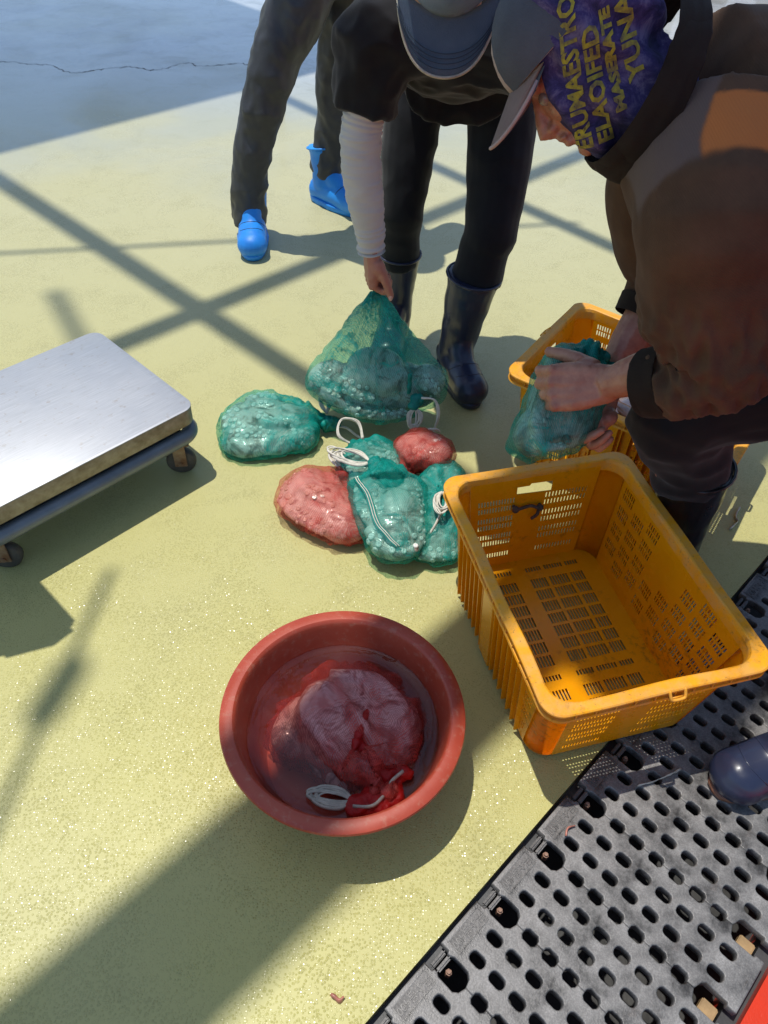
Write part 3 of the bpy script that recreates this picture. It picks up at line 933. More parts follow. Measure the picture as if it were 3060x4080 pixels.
slab(sl/2, sw/2, .035, SZ-.0035, SZ, .0012, 'platform_top', M_SCTOP)
bm = bmesh.new()
tube(bm, [(x, y, SZ-.088) for x, y in rrect(sl+.016-.03, sw+.016-.03, .045, 8)], .021, 12, closed=True)
obj('tube_frame', bm, M_SCBASE, SCALE)
slab(sl/2-.03, sw/2-.03, .03, SZ-.095, SZ-.055, .003, 'load_cell_frame', M_SCBASE)
bm = bmesh.new(); lathe(bm, [(0, -.012), (.012, -.013), (.034, -.013), (.040, -.010), (.0415, 0), (.040, .010), (.034, .013), (.012, .013), (0, .012)], 28)
me_wheel = to_mesh(bm, 'wheel')
bm = bmesh.new()
for s in (-1, 1):
    box(bm, (0, s*.019, .028), (.034, .003, .075), bevel=.001)
box(bm, (0, 0, .066), (.06, .044, .006), bevel=.002)
tube(bm, [(0, -.023, 0), (0, .023, 0)], .007, 10)
me_fork = to_mesh(bm, 'castor_fork')
for sx, sy, a in ((1, 1, 20), (1, -1, -38), (-1, 1, 70), (-1, -1, -38)):
    cx, cy = sx*(sl/2-.05), sy*(sw/2-.045)
    if sx > 0 and sy < 0: cx, cy = sl/2-.055, -(sw/2-.035)
    w = link('wheel', me_wheel, M_RUBBER, SCALE, loc=(cx, cy, .0415), rot=(pi/2, 0, radians(a)))
    link('castor_fork', me_fork, M_CAST, SCALE, False, loc=(cx, cy, .0415), rot=(0, 0, radians(a)))
# unseen box and column added beyond the left edge for their shadow on the floor
bm = bmesh.new(); box(bm, (-sl/2-.06, -.10, .40), (.05, .05, .80)); obj('column', bm, M_SCBASE, SCALE, False)
bm = bmesh.new(); box(bm, (0, 0, 0), (.10, .30, .24), Matrix.Rotation(radians(25), 3, 'Y'), bevel=.02)
bmesh.ops.translate(bm, vec=(-sl/2-.06, -.10, .88), verts=bm.verts); obj('shadow_block', bm, M_SCBASE, SCALE, sharp=40)

# ---------------------------------------------------------------- octopus in net bags
def net_material(name, col, cover, tint, fold=.35):
    m, nt, b = node_mat(name)
    v = coords(nt)
    n = noise_tex(nt, 22, 4, .6, v)
    r = ramp(nt, [(.3, tuple(c*.65 for c in col)), (.7, col)]); nt.links.new(n.outputs[0], r.inputs[0])
    nt.links.new(r.outputs[0], b.inputs['Base Color'])
    b.inputs['Roughness'].default_value = .42
    b.inputs['Specular IOR Level'].default_value = .4
    w = noise_tex(nt, 420, 2, .6, v); w2 = noise_tex(nt, 60, 3, .6, v)
    n1 = bump(nt, w.outputs[0], .8, .0016)
    nt.links.new(bump(nt, w2.outputs[0], .7, .004, n1), b.inputs['Normal'])
    tl = N(nt, 'ShaderNodeBsdfTranslucent'); nt.links.new(r.outputs[0], tl.inputs['Color'])
    m0 = N(nt, 'ShaderNodeMixShader'); m0.inputs[0].default_value = .3
    nt.links.new(b.outputs[0], m0.inputs[1]); nt.links.new(tl.outputs[0], m0.inputs[2])
    tp = N(nt, 'ShaderNodeBsdfTransparent'); tp.inputs['Color'].default_value = (*tint, 1)
    k = noise_tex(nt, 14, 4, .65, v, 1.0)
    kr = ramp(nt, [(.46, cover), (.56, cover+.06), (.66, min(1, cover+fold))]); nt.links.new(k.outputs[0], kr.inputs[0])
    at = N(nt, 'ShaderNodeAttribute'); at.attribute_name = 'gather'      # cloth bunched near the mouth covers more
    ad0 = N(nt, 'ShaderNodeMath', operation='ADD', use_clamp=True)
    nt.links.new(kr.outputs[0], ad0.inputs[0]); nt.links.new(at.outputs['Fac'], ad0.inputs[1])
    # woven threads
    th = []
    for rz in (35, 125):
        mpv = coords(nt, 'Object', None, (radians(20), radians(25), radians(rz)))
        wv = N(nt, 'ShaderNodeTexWave'); wv.inputs['Scale'].default_value = 88; wv.inputs['Distortion'].default_value = .6; wv.inputs['Detail'].default_value = 0
        nt.links.new(mpv, wv.inputs['Vector'])
        wr = ramp(nt, [(.68, 0), (.92, .30)]); nt.links.new(wv.outputs[0], wr.inputs[0]); th.append(wr)
    tm = N(nt, 'ShaderNodeMath', operation='MAXIMUM'); nt.links.new(th[0].outputs[0], tm.inputs[0]); nt.links.new(th[1].outputs[0], tm.inputs[1])
    ad = N(nt, 'ShaderNodeMath', operation='ADD', use_clamp=True)
    nt.links.new(ad0.outputs[0], ad.inputs[0]); nt.links.new(tm.outputs[0], ad.inputs[1])
    ms = N(nt, 'ShaderNodeMixShader'); nt.links.new(ad.outputs[0], ms.inputs[0])
    nt.links.new(tp.outputs[0], ms.inputs[1]); nt.links.new(m0.outputs[0], ms.inputs[2])
    nt.links.new(ms.outputs[0], nt.nodes['Material Output'].inputs['Surface'])
    return m
M_GREEN = net_material('green_net', (.006, .42, .34), .05, (.80, 1.0, .95), .50)
M_GREEN2 = net_material('green_net_bunched', (.005, .32, .26), .90, (.5, .9, .8), .1)
M_RNET = net_material('red_net', (.66, .07, .05), .03, (1.0, .92, .90), .28)
M_RNET2 = net_material('red_net_bunched', (.55, .012, .010), .92, (.9, .3, .3), .08)
def flesh_material(name, stops, wet=.16):
    m, nt, b = node_mat(name)
    v = coords(nt)
    a = noise_tex(nt, 17, 6, .62, v, .8)
    r = ramp(nt, stops); nt.links.new(a.outputs[0], r.inputs[0])
    s = noise_tex(nt, 150, 3, .7, v); sr = ramp(nt, [(.62, 0), (.72, .55)]); nt.links.new(s.outputs[0], sr.inputs[0])
    nt.links.new(mix(nt, sr.outputs[0], r.outputs[0], (.16, .08, .07)), b.inputs['Base Color'])
    b.inputs['Roughness'].default_value = wet+.10
    b.inputs['Subsurface Weight'].default_value = .0
    b.inputs['Coat Weight'].default_value = .3
    b.inputs['Coat Roughness'].default_value = .10
    n2 = noise_tex(nt, 130, 4, .65, v); nt.links.new(bump(nt, n2.outputs[0], .6, .0022), b.inputs['Normal'])
    return m
M_OCTO = flesh_material('octopus_skin', [(.34, (.13, .07, .06)), (.42, (.34, .24, .20)), (.49, (.58, .51, .46)), (.57, (.62, .55, .49)), (.63, (.36, .22, .19)), (.71, (.14, .07, .065))])
M_OCTOV = flesh_material('octopus_skin_purple', [(.35, (.16, .075, .08)), (.43, (.42, .25, .25)), (.51, (.76, .58, .56)), (.58, (.62, .42, .41)), (.66, (.28, .13, .135))])
M_OCTOP = flesh_material('octopus_skin_pink', [(.36, (.30, .12, .10)), (.45, (.66, .40, .33)), (.56, (.80, .56, .47)), (.66, (.52, .26, .21))])
M_SUCK = pmat('sucker_white', (.78, .75, .69), .40, var=.2, vscale=40, bstr=.1, coat=.1)
M_SUCKP = pmat('sucker_pink', (.74, .46, .36), .2, var=.2, vscale=40, bstr=.1, coat=.4)
M_TWINE = pmat('white_twine', (.70, .66, .55), .8, var=.25, vscale=70, bstr=.4, bscale=600)
M_TWINE2 = pmat('soaked_twine', (.42, .39, .31), .6, var=.3, vscale=70, bstr=.4, bscale=600)

def sucker_into(bm, p, n, r, seg=9):
    n = n.normalized(); a = n.orthogonal().normalized(); b = n.cross(a)
    prev = None
    for rr, h in ((1.0, -.3), (1.0, .10), (.82, .34), (.52, .40), (.26, .28)):
        ring = [bm.verts.new(p+(a*cos(2*pi*k/seg)+b*sin(2*pi*k/seg))*(r*rr)+n*(r*h)) for k in range(seg)]
        if prev:
            for k in range(seg): bm.faces.new((prev[k], prev[(k+1) % seg], ring[(k+1) % seg], ring[k]))
        prev = ring
    bm.faces.new(prev)
def twine_loops(bm, p, d, size, n=4, r=.0014, drop=True, rnd=None, lift=.35):
    """a little bundle of cord loops leaving p in direction d"""
    rnd = rnd or random
    p = Vector(p); d = Vector(d).normalized()
    for k in range(n):
        side = d.cross(Vector((0, 0, 1)))
        if side.length < .1: side = Vector((1, 0, 0))
        side = side.normalized()
        w = size*(.10+.16*rnd.random()); L = size*(.75+.35*rnd.random()); h = size*lift*rnd.random()
        o = side*(size*.10*(rnd.random()-.5))
        upz = Vector((0, 0, 1))*h
        pts = [p, p+d*L*.35+side*w+upz*.6+o, p+d*L*.8+side*w*.9+upz+o, p+d*L+o+upz*.8, p+d*L*.8-side*w*.9+upz*.7+o, p+d*L*.35-side*w+upz*.3+o, p+side*.001]
        tube(bm, smooth_path(pts, 5), r*1.35, 6, squash=1.9)
def blob(bm, e, grow=0.0):
    c, r = e[0], e[1]
    rz = radians(e[2]) if len(e) > 2 else 0
    tilt = radians(e[3]) if len(e) > 3 else 0
    ball(bm, c, tuple(x+grow for x in r), (Matrix.Rotation(rz, 3, 'Z') @ Matrix.Rotation(tilt, 3, 'X')), 20, 14)
def make_bag(loc, rz, label, content, colour='green', arms=(), neck=None, tuft=None, seed=1, extra_net=(), twine=(), voxel=.0045,
             flat=True, suck=.0088, crumple=.0042, grow=.006, tilt=None, hull=(), gather=.10, flesh=None, group='octopus net bags'):
    rnd = random.Random(seed)
    NETM = M_GREEN if colour == 'green' else M_RNET
    NETB = M_GREEN2 if colour == 'green' else M_RNET2
    root = empty('net_bag', loc, rz, label, 'net bag', group)
    if tilt: root.rotation_euler = tilt
    # the animal: lumps and coiled arms fused into one skin
    bm = bmesh.new()
    for e in content: blob(bm, e)
    for path, ra in arms:
        pr = smooth_path(path, 6)
        tube(bm, pr, [ra*(1-.55*i/len(pr)) for i in range(len(pr))], 10)
    me = remeshed(bm, voxel, 3, .5, 'octopus')
    displace(me, lambda c, n: .004*fbm(c, 22, seed*3.3, 2)+.0008*nz(c, 95, seed))
    if flat: displace(me, lambda c, n: Vector((0, 0, max(0, .004-c.z))))
    oc = link('octopus', me, flesh or (M_OCTO if colour == 'green' else M_OCTOP), root)
    bvh = mathutils.bvhtree.BVHTree.FromPolygons([v.co.copy() for v in me.vertices], [tuple(p.vertices) for p in me.polygons])
    bm = bmesh.new()
    for path, ra in (arms if suck else ()):
        pr = smooth_path(path, 10)
        acc = 0; last = pr[0]; side = 1
        for i in range(1, len(pr)):
            acc += (pr[i]-last).length; last = pr[i]
            sz = suck*(1.15-.6*i/len(pr))*(.85+.3*rnd.random())
            if acc < sz*1.35: continue
            acc = 0; side = -side
            t = (pr[i]-pr[i-1]).normalized()
            s = t.cross(Vector((0, 0, 1)))
            s = s.normalized() if s.length > .05 else Vector((1, 0, 0))
            q = pr[i]+s*side*sz*1.0+Vector((0, 0, .06))
            hit, no, idx, dist = bvh.ray_cast(q, Vector((0, 0, -1)))
            if hit: sucker_into(bm, hit, no, sz)
            # a second, outer pair lower on the flank
            q2, no2, idx, dist = bvh.find_nearest(pr[i]+s*side*ra*1.3)
            if q2 and rnd.random() < .5: sucker_into(bm, q2, no2, sz*.9)
    if bm.verts:
        tag(link('suckers', to_mesh(bm, 'suckers'), M_SUCK if colour == 'green' else M_SUCKP, oc), kind='stuff')
    else: bm.free()
    # the net drawn tight over it
    bm = bmesh.new()
    for e in content: blob(bm, e, grow)
    for e in extra_net: blob(bm, e, 0)
    for path, ra in arms:
        pr = smooth_path(path, 4)
        tube(bm, pr, [ra*(1-.4*i/len(pr))+grow for i in range(len(pr))], 10)
    if hull is not None:
        for p in hull: ball(bm, p[0], p[1], None, 10, 6)
        r = bmesh.ops.convex_hull(bm, input=bm.verts)
        bmesh.ops.delete(bm, geom=[g for g in set(r['geom_interior']+r['geom_unused']) if isinstance(g, bmesh.types.BMVert)], context='VERTS')
    if neck:
        p, q, r0, r1 = neck
        p = Vector(p); q = Vector(q)
        mid = [(p*(1-t)+q*t) for t in (0, .35, .7, 1)]
        tube(bm, smooth_path(mid, 3), lerp_list([r0, r0*.6+r1*.4, r1*1.05, r1], 3), 12)
    me = remeshed(bm, voxel*1.1, 9 if not hull else 5, .5, 'net')
    nk = Vector(neck[1]) if neck else Vector((0, 0, .2))
    def fold(c, n):
        d = c-nk
        th = math.atan2(d.y, d.x)
        w = math.exp(-d.length/.11)
        f = sin(th*9+3*nz(c, 9, seed))*.006*w
        rg = 1-abs(noise.noise(Vector((c.x*24+seed, c.y*24, c.z*24))))*2.6
        return f+.0045*abs(fbm(c, 13, seed*5+2))-.001+.0022*nz(c, 40, seed+4)*(1-w)+.0035*max(-.2, rg)-.0015
    displace(me, fold)
    if crumple:
        def cr_(c, n):
            v = Vector((c.x*17+.5*c.y*9, c.y*13, c.z*10+seed)); v = v+Vector((nz(c, 9, 1), nz(c, 9, 2), 0))*.8
            r1 = 1-abs(noise.noise(v))*3.0; r2 = 1-abs(noise.noise(v*2.1))*3.0
            return crumple*(max(r1, -.6)+.45*max(r2, -.5))
        displace(me, cr_)
    if flat: displace(me, lambda c, n: Vector((0, 0, max(0, .002-c.z))))
    at = me.attributes.new('gather', 'FLOAT', 'POINT')
    def gat(c):
        d = c-nk; th = math.atan2(d.y, d.x) if not hull else math.atan2(d.x, -d.z)
        streak = max(0, nz(Vector((th*(5 if not hull else 16), 0, seed)), 1.0, 3.0))
        return .75*math.exp(-d.length/gather)+.9*streak*math.exp(-d.length/(gather*(2.2 if not hull else 4)))
    at.data.foreach_set('value', [gat(v.co) for v in me.vertices])
    net = link('net', me, NETM, root)
    if tuft:
        bm = bmesh.new()
        for (c, r) in tuft: ball(bm, c, r, Matrix.Rotation(rnd.random()*3, 3, 'Z'), 14, 10)
        me = remeshed(bm, voxel*.9, 2, .5, 'gathered_mouth')
        displace(me, lambda c, n: .006*fbm(c, 42, seed+9)+.003*nz(c, 120, seed))
        link('gathered_mouth', me, NETB, root)
    for i, tw in enumerate(twine):
        bm = bmesh.new()
        if tw[0] == 'loops':
            twine_loops(bm, tw[1], tw[2], tw[3], tw[4], rnd=rnd, lift=tw[5] if len(tw) > 5 else .35)
        else:
            for k in range(tw[2]):
                j = [Vector(p)+Vector((rnd.uniform(-1, 1), rnd.uniform(-1, 1), rnd.uniform(0, 1)))*.003 for p in tw[1]]
                tube(bm, smooth_path(j, 6), .0021, 6, squash=1.8)
        link('drawstring', to_mesh(bm, 'drawstring'), M_TWINE, root)
    return root

# flat bag on the floor left of the pile
make_bag((-.345, 1.735, 0), radians(-8), 'green net bag of octopus lying alone beside the scale', [
    ((-.02, -.02, .035), (.135, .115, .040)), ((-.11, .04, .02), (.05, .06, .022)), ((-.06, -.10, .03), (.07, .05, .034)), ((-.075, -.045, .035), (.060, .060, .040)), ((.05, .02, .045), (.07, .065, .042)), ((-.04, .055, .04), (.075, .045, .042)), ((.075, -.035, .03), (.06, .05, .032))],
    arms=[([(-.12, .02, .05), (-.125, -.05, .05), (-.08, -.095, .045), (-.02, -.09, .055), (.03, -.08, .05)], .024), ([(.05, -.085, .045), (.10, -.05, .045), (.12, 0, .04)], .022),
          ([(-.05, -.02, .075), (-.005, -.045, .078), (.04, -.04, .074), (.07, -.02, .06)], .020), ([(-.10, .06, .05), (-.05, .075, .07), (.0, .07, .072)], .022)],
    neck=((.08, .04, .05), (.15, .045, .035), .05, .018), tuft=[((.150, .045, .036), (.018, .026, .026)), ((.166, .040, .034), (.014, .034, .028)), ((.170, .062, .030), (.014, .018, .022))],
    twine=[('loops', (.145, .07, .05), (-.35, .8, .5), .085, 5), ('strand', [(.17, .03, .03), (.21, .05, .02), (.25, .035, .006), (.29, .03, .004)], 3)], seed=3)

# red bag at the left of the pile
make_bag((-.150, 1.405, 0), radians(-28), 'red net bag of octopus on the left of the pile', [
    ((-.02, -.01, .045), (.120, .085, .050)), ((-.07, .02, .045), (.07, .07, .048)), ((.06, -.03, .042), (.08, .065, .045)), ((-.03, .06, .04), (.06, .045, .04))], 'red',
    arms=[([(-.11, .06, .04), (-.13, 0, .04), (-.10, -.06, .045), (-.03, -.085, .05), (.06, -.085, .04)], .024), ([(-.07, -.02, .085), (-.02, -.035, .09), (.04, -.03, .085)], .018)],
    neck=((-.02, .06, .06), (.015, .125, .06), .05, .020), tuft=[((.015, .125, .06), (.030, .022, .024)), ((.03, .14, .058), (.032, .020, .02))],
    twine=[('loops', (.01, .13, .075), (-.9, -.12, .25), .095, 6, .3), ('loops', (.02, .13, .08), (.6, .5, .5), .06, 3)], seed=5)

# green bag behind, half under the front one
make_bag((-.035, 1.545, 0), radians(20), 'green net bag of octopus at the back of the pile, partly covered', [
    ((0, 0, .05), (.095, .085, .052)), ((-.05, -.03, .05), (.06, .06, .05)), ((.045, -.01, .055), (.055, .06, .05))],
    arms=[([(-.085, -.06, .055), (-.085, .0, .07), (-.05, .05, .085), (.01, .065, .09), (.06, .045, .08)], .022), ([(-.03, -.03, .10), (.02, -.01, .104), (.05, -.03, .095)], .018)],
    neck=((-.01, .05, .07), (-.03, .10, .06), .04, .016), tuft=[((-.03, .10, .06), (.022, .02, .02))],
    twine=[('strand', [(-.03, .10, .065), (-.07, .125, .09), (-.05, .16, .115), (-.005, .155, .10), (.0, .115, .07)], 4)], seed=8)

# red bag at the back right of the pile
make_bag((.100, 1.590, .055), radians(-12), 'small red net bag of octopus on the back of the pile', [
    ((0, 0, .04), (.080, .065, .045)), ((.035, -.01, .045), (.05, .055, .042)), ((-.03, -.02, .035), (.045, .045, .04))], 'red',
    arms=[([(-.03, -.055, .04), (.01, -.05, .06), (.045, -.03, .06)], .018)],
    neck=((-.04, -.04, .03), (-.02, -.085, .005), .035, .022), tuft=[((-.02, -.085, .0), (.035, .018, .016))], flat=False, seed=11,
    twine=[('strand', [(.0, .05, .075), (.02, .075, .06), (.03, .085, .045)], 2)])

# green bag at the right, half hidden by the crate
make_bag((.155, 1.415, 0), radians(2), 'green net bag of octopus on the right of the pile against the crate', [
    ((0, .0, .04), (.065, .125, .05)), ((-.02, -.10, .035), (.075, .06, .038)), ((.01, .10, .05), (.055, .06, .05))],
    arms=[([(-.085, -.11, .035), (-.05, -.155, .035), (.01, -.155, .035), (.05, -.12, .035)], .021), ([(-.05, .06, .075), (-.01, .10, .09), (.03, .13, .085)], .020), ([(-.055, -.06, .06), (-.02, -.09, .072), (.02, -.10, .07)], .018)],
    neck=((.0, .02, .08), (-.005, .0, .105), .035, .014), tuft=[((-.005, .0, .105), (.018, .016, .016))],
    twine=[('loops', (-.005, -.005, .115), (-.1, -.9, .05), .085, 8, .2), ('strand', [(-.01, -.07, .115), (-.03, -.11, .09), (-.06, -.14, .05)], 2)], seed=14)

# green bag lying on top at the front
make_bag((.010, 1.375, .02), radians(8), 'green net bag of octopus lying on top at the front of the pile', [
    ((.015, -.03, .055), (.080, .110, .050)), ((.02, -.02, .085), (.050, .060, .036)), ((-.045, .03, .06), (.045, .07, .05)), ((.055, .04, .06), (.045, .06, .045)), ((.01, -.11, .035), (.065, .045, .036))],
    arms=[([(-.055, -.07, .055), (-.03, -.125, .05), (.03, -.145, .045), (.075, -.10, .05), (.09, -.03, .055), (.08, .04, .07)], .021), ([(-.07, .06, .08), (-.075, .0, .075), (-.06, -.05, .065)], .020), ([(-.03, .05, .10), (-.045, .0, .10), (-.03, -.05, .09)], .015)],
    neck=((0, .06, .075), (.0, .115, .085), .075, .045), tuft=[((.0, .095, .095), (.055, .030, .020)), ((-.025, .125, .098), (.030, .020, .022)), ((.030, .075, .098), (.045, .024, .016)), ((.005, .135, .09), (.02, .014, .018))],
    twine=[('loops', (-.035, .13, .10), (-.95, .25, .12), .11, 7, .15)], seed=17, flat=False)
# woven seam along its left edge
front = [o for o in bpy.data.objects if o.get('label') == 'green net bag of octopus lying on top at the front of the pile'][0]
fnet = [c for c in front.children if c.name.startswith('net')][0]
fb = mathutils.bvhtree.BVHTree.FromPolygons([v.co.copy() for v in fnet.data.vertices], [tuple(p.vertices) for p in fnet.data.polygons])
pts = []
for x, y in [(p.x, p.y) for p in smooth_path([(-.055, .105, 0), (-.078, .085, 0), (-.070, .03, 0), (-.052, -.02, 0), (-.040, -.08, 0), (-.015, -.125, 0), (.01, -.150, 0)], 6)]:
    hit, no, i_, d_ = fb.ray_cast(Vector((x, y, .4)), Vector((0, 0, -1)))
    if hit: pts.append(hit+Vector((0, 0, .0015)))
bm = bmesh.new(); tube(bm, pts, .0085, 8, squash=.25, ref=(0, 0, 1)) if False else None
for q in (-1, 1):
    tube(bm, [p+Vector((q*.0032, 0, .0012)) for p in pts], .0013, 5)
st = link('seam_stitching', to_mesh(bm, 'seam_stitching'), M_TWINE, fnet)
bm = bmesh.new()
L_ = [bm.verts.new(p+Vector((-.008, -.001, .0004))) for p in pts]; R_2 = [bm.verts.new(p+Vector((.008, .001, .0004))) for p in pts]
for i in range(len(pts)-1): bm.faces.new((L_[i], L_[i+1], R_2[i+1], R_2[i]))
link('seam_band', to_mesh(bm, 'seam_band'), M_GREEN2, fnet)

# ---------------------------------------------------------------- people
M_SKIN = pmat('tanned_skin', (.43, .22, .145), .42, var=.18, vscale=30, bstr=.4, bscale=180, bdist=.002, base2=(.30, .115, .075))
M_SKIN2 = pmat('reddened_skin', (.44, .20, .135), .45, var=.18, vscale=26, bstr=.3, bscale=220, bdist=.0015, base2=(.34, .125, .085))
M_NAIL = pmat('finger_nail', (.58, .36, .29), .3, var=.08)
M_HAIR = pmat('black_hair', (.012, .010, .009), .5, var=.3, vscale=200)
def cloth(name, col, rough=.85, weave=420, var=.25, vs=9, bs=.25, sheen=.15, base2=None, spec=.25):
    return pmat(name, col, rough, var=var, vscale=vs, bstr=bs, bscale=weave, bdist=.0012, spec=spec, sheen=sheen, base2=base2)
M_CHAR = cloth('charcoal_nylon', (.042, .044, .050), .5, 500, spec=.45, sheen=.0)
M_BLACK = cloth('black_cotton', (.010, .010, .011), .9)
M_NAVY = cloth('black_stretch', (.006, .007, .010), .8)
M_GREYS = cloth('light_grey_stretch', (.50, .49, .46), .75, 600, var=.06)
M_BROWN = None
def rib_cloth():
    m, nt, b = node_mat('brown_ribbed_knit')
    v = coords(nt)
    n = noise_tex(nt, 12, 5, .6, v)
    r = ramp(nt, [(.3, (.062, .034, .019)), (.7, (.100, .056, .032))]); nt.links.new(n.outputs[0], r.inputs[0])
    t1 = N(nt, 'ShaderNodeAttribute'); t1.attribute_name = 'taupe'
    t2 = N(nt, 'ShaderNodeAttribute'); t2.attribute_name = 'orange'
    c1 = mix(nt, t1.outputs['Fac'], r.outputs[0], (.115, .082, .070))
    nt.links.new(mix(nt, t2.outputs['Fac'], c1, (.46, .15, .04)), b.inputs['Base Color'])
    b.inputs['Roughness'].default_value = .85; b.inputs['Specular IOR Level'].default_value = .2
    b.inputs['Sheen Weight'].default_value = .05
    w = N(nt, 'ShaderNodeTexWave'); w.inputs['Scale'].default_value = 105; w.inputs['Distortion'].default_value = .8; w.inputs['Detail'].default_value = 1
    mp = coords(nt, 'Object', (1, 1, 1), (0, radians(62), radians(10))); nt.links.new(mp, w.inputs['Vector'])
    nt.links.new(bump(nt, w.outputs[0], .16, .0012), b.inputs['Normal'])
    return m
M_BROWN = rib_cloth()
M_TAUPE = cloth('taupe_panel', (.115, .082, .070), .8, 300)
M_ORANGE = cloth('orange_panel', (.42, .13, .035), .8, 400)
M_COLLAR = cloth('dark_brown_collar', (.017, .011, .008), .9, 300, sheen=.03)
M_BLUEB = pmat('blue_rubber_boot', (.018, .31, .86), .48, var=.12, vscale=8, bstr=.12, bscale=60, base2=(.012, .20, .68), coat=.0)
M_NAVYB = pmat('navy_rubber_boot', (.014, .019, .046), .36, var=.3, vscale=10, bstr=.08, bscale=70, base2=(.024, .031, .064), coat=.12)
M_BLACKB = pmat('black_rubber_boot', (.010, .009, .010), .30, var=.3, vscale=10, bstr=.1, bscale=70, coat=.2)
M_SOLE = pmat('brown_boot_sole', (.22, .10, .06), .5, var=.2)
M_DENIM = pmat('faded_denim', (.12, .18, .26), .9, var=.25, vscale=14, bstr=.5, bscale=500, base2=(.18, .24, .32), spec=.2)
M_THREAD = pmat('dark_stitching', (.03, .05, .08), .9)
M_CAPG = pmat('grey_cap_mesh', (.075, .088, .112), .85, var=.15, vscale=20, bstr=.8, bscale=380, spec=.2)
M_CAPP = pmat('pale_pink_cap_trim', (.36, .28, .27), .8, var=.12, vscale=20, bstr=.3, bscale=300)
def gaiter_material():
    m, nt, b = node_mat('purple_printed_gaiter')
    v = coords(nt)
    n = noise_tex(nt, 30, 5, .7, v, .5)
    r = ramp(nt, [(.36, (.016, .016, .060)), (.52, (.045, .038, .135)), (.64, (.12, .11, .22))]); nt.links.new(n.outputs[0], r.inputs[0])
    nt.links.new(r.outputs[0], b.inputs['Base Color'])
    b.inputs['Roughness'].default_value = .8; b.inputs['Specular IOR Level'].default_value = .25
    k = noise_tex(nt, 420, 2, .6, v); nt.links.new(bump(nt, k.outputs[0], .2, .001), b.inputs['Normal'])
    return m
M_GAIT = gaiter_material()
M_YELL = pmat('yellow_print', (.38, .36, .02), .85, var=.35, vscale=75, base2=(.10, .085, .06), bstr=.3, bscale=400)

def V(*a): return Vector(a[0]) if len(a) == 1 else Vector(a)
def hand(bm, wrist, a, n, thumb_side, curls, spread=.12, sc=1.0, thumb=None, lens=(.070, .078, .073, .056)):
    """five-fingered hand. a: wrist to knuckles, n: out of the back of the hand, thumb_side: towards the thumb"""
    a = V(a).normalized(); n = V(n); n = (n-a*n.dot(a)).normalized()
    s = V(thumb_side); s = (s-a*s.dot(a)-n*s.dot(n)).normalized()
    w = V(wrist)
    L = .088*sc
    # palm
    for k, (o, r0, r1) in enumerate(((.030, .014, .0125), (.010, .0155, .0135), (-.010, .0155, .0130), (-.028, .0145, .0115))):
        tube(bm, smooth_path([w+s*o*.45*sc-a*.012*sc, w+a*L*.5+s*o*.8*sc-n*.001, w+a*L+s*o*sc], 4), lerp_list([.017*sc, (r0+.0035)*sc, r1*sc], 4), 10)
    ball(bm, w+a*.035*sc+s*.026*sc-n*.012*sc, (.022*sc, .022*sc, .020*sc), None, 12, 8)
    ball(bm, w+a*.035*sc-s*.022*sc-n*.012*sc, (.019*sc, .019*sc, .017*sc), None, 12, 8)
    tips = []
    for k, o in enumerate((.030, .010, -.010, -.028)):
        c = curls[k]
        d = (a+s*(o/.03)*spread).normalized()
        ax = d.cross(n).normalized()
        p = w+a*L*(1.0 if k in (1, 2) else .96)+s*o*sc
        pts = [p-d*.012]; rad = [.0108*sc]
        cur = d
        r = (.0098, .0102, .0098, .0086)[k]*sc
        pts.append(p); rad.append(r*1.08)
        for q, (fr, an) in enumerate(zip((.46, .30, .24), c)):
            cur = Matrix.Rotation(-radians(an), 3, ax) @ cur
            p = p+cur*lens[k]*fr*sc
            pts.append(p); rad.append(r*(1.0-.10*(q+1)))
        tube(bm, smooth_path(pts, 4), lerp_list(rad, 4), 10)
        ball(bm, p, rad[-1]*1.0, None, 10, 8)
        ball(bm, pts[1]+n*.0030*sc, (.0118*sc,)*3, None, 10, 8)      # knuckle
        ball(bm, pts[2], (r*1.10,)*3, None, 10, 8)                    # middle joint
        tube(bm, [w+s*o*.4*sc+n*.0125*sc, w+a*L*.5+s*o*.75*sc+n*.0135*sc, pts[1]+n*.006*sc], .0034*sc, 6)   # tendon
        tips.append((p, cur, Matrix.Rotation(0, 3, ax) @ (ax.cross(cur)*-1)))
    if thumb is None: thumb = (.9, .35, -.35, .35)
    # thumb: base direction mix of a, s, -n ; then bend
    d = (a*thumb[0]+s*thumb[1]+n*thumb[2]).normalized()
    p0 = w+a*.018*sc+s*.026*sc-n*.008*sc
    p1 = p0+d*.042*sc
    d2 = (d+a*thumb[3]).normalized(); p2 = p1+d2*.032*sc
    d3 = (d2+a*thumb[3]).normalized(); p3 = p2+d3*.026*sc
    tube(bm, smooth_path([p0, p1, p2, p3], 4), lerp_list([.017*sc, .0135*sc, .0115*sc, .0098*sc], 4), 10)
    ball(bm, p3, .0098*sc, None, 10, 8)
    tips.append((p3, d3, None))
    return tips
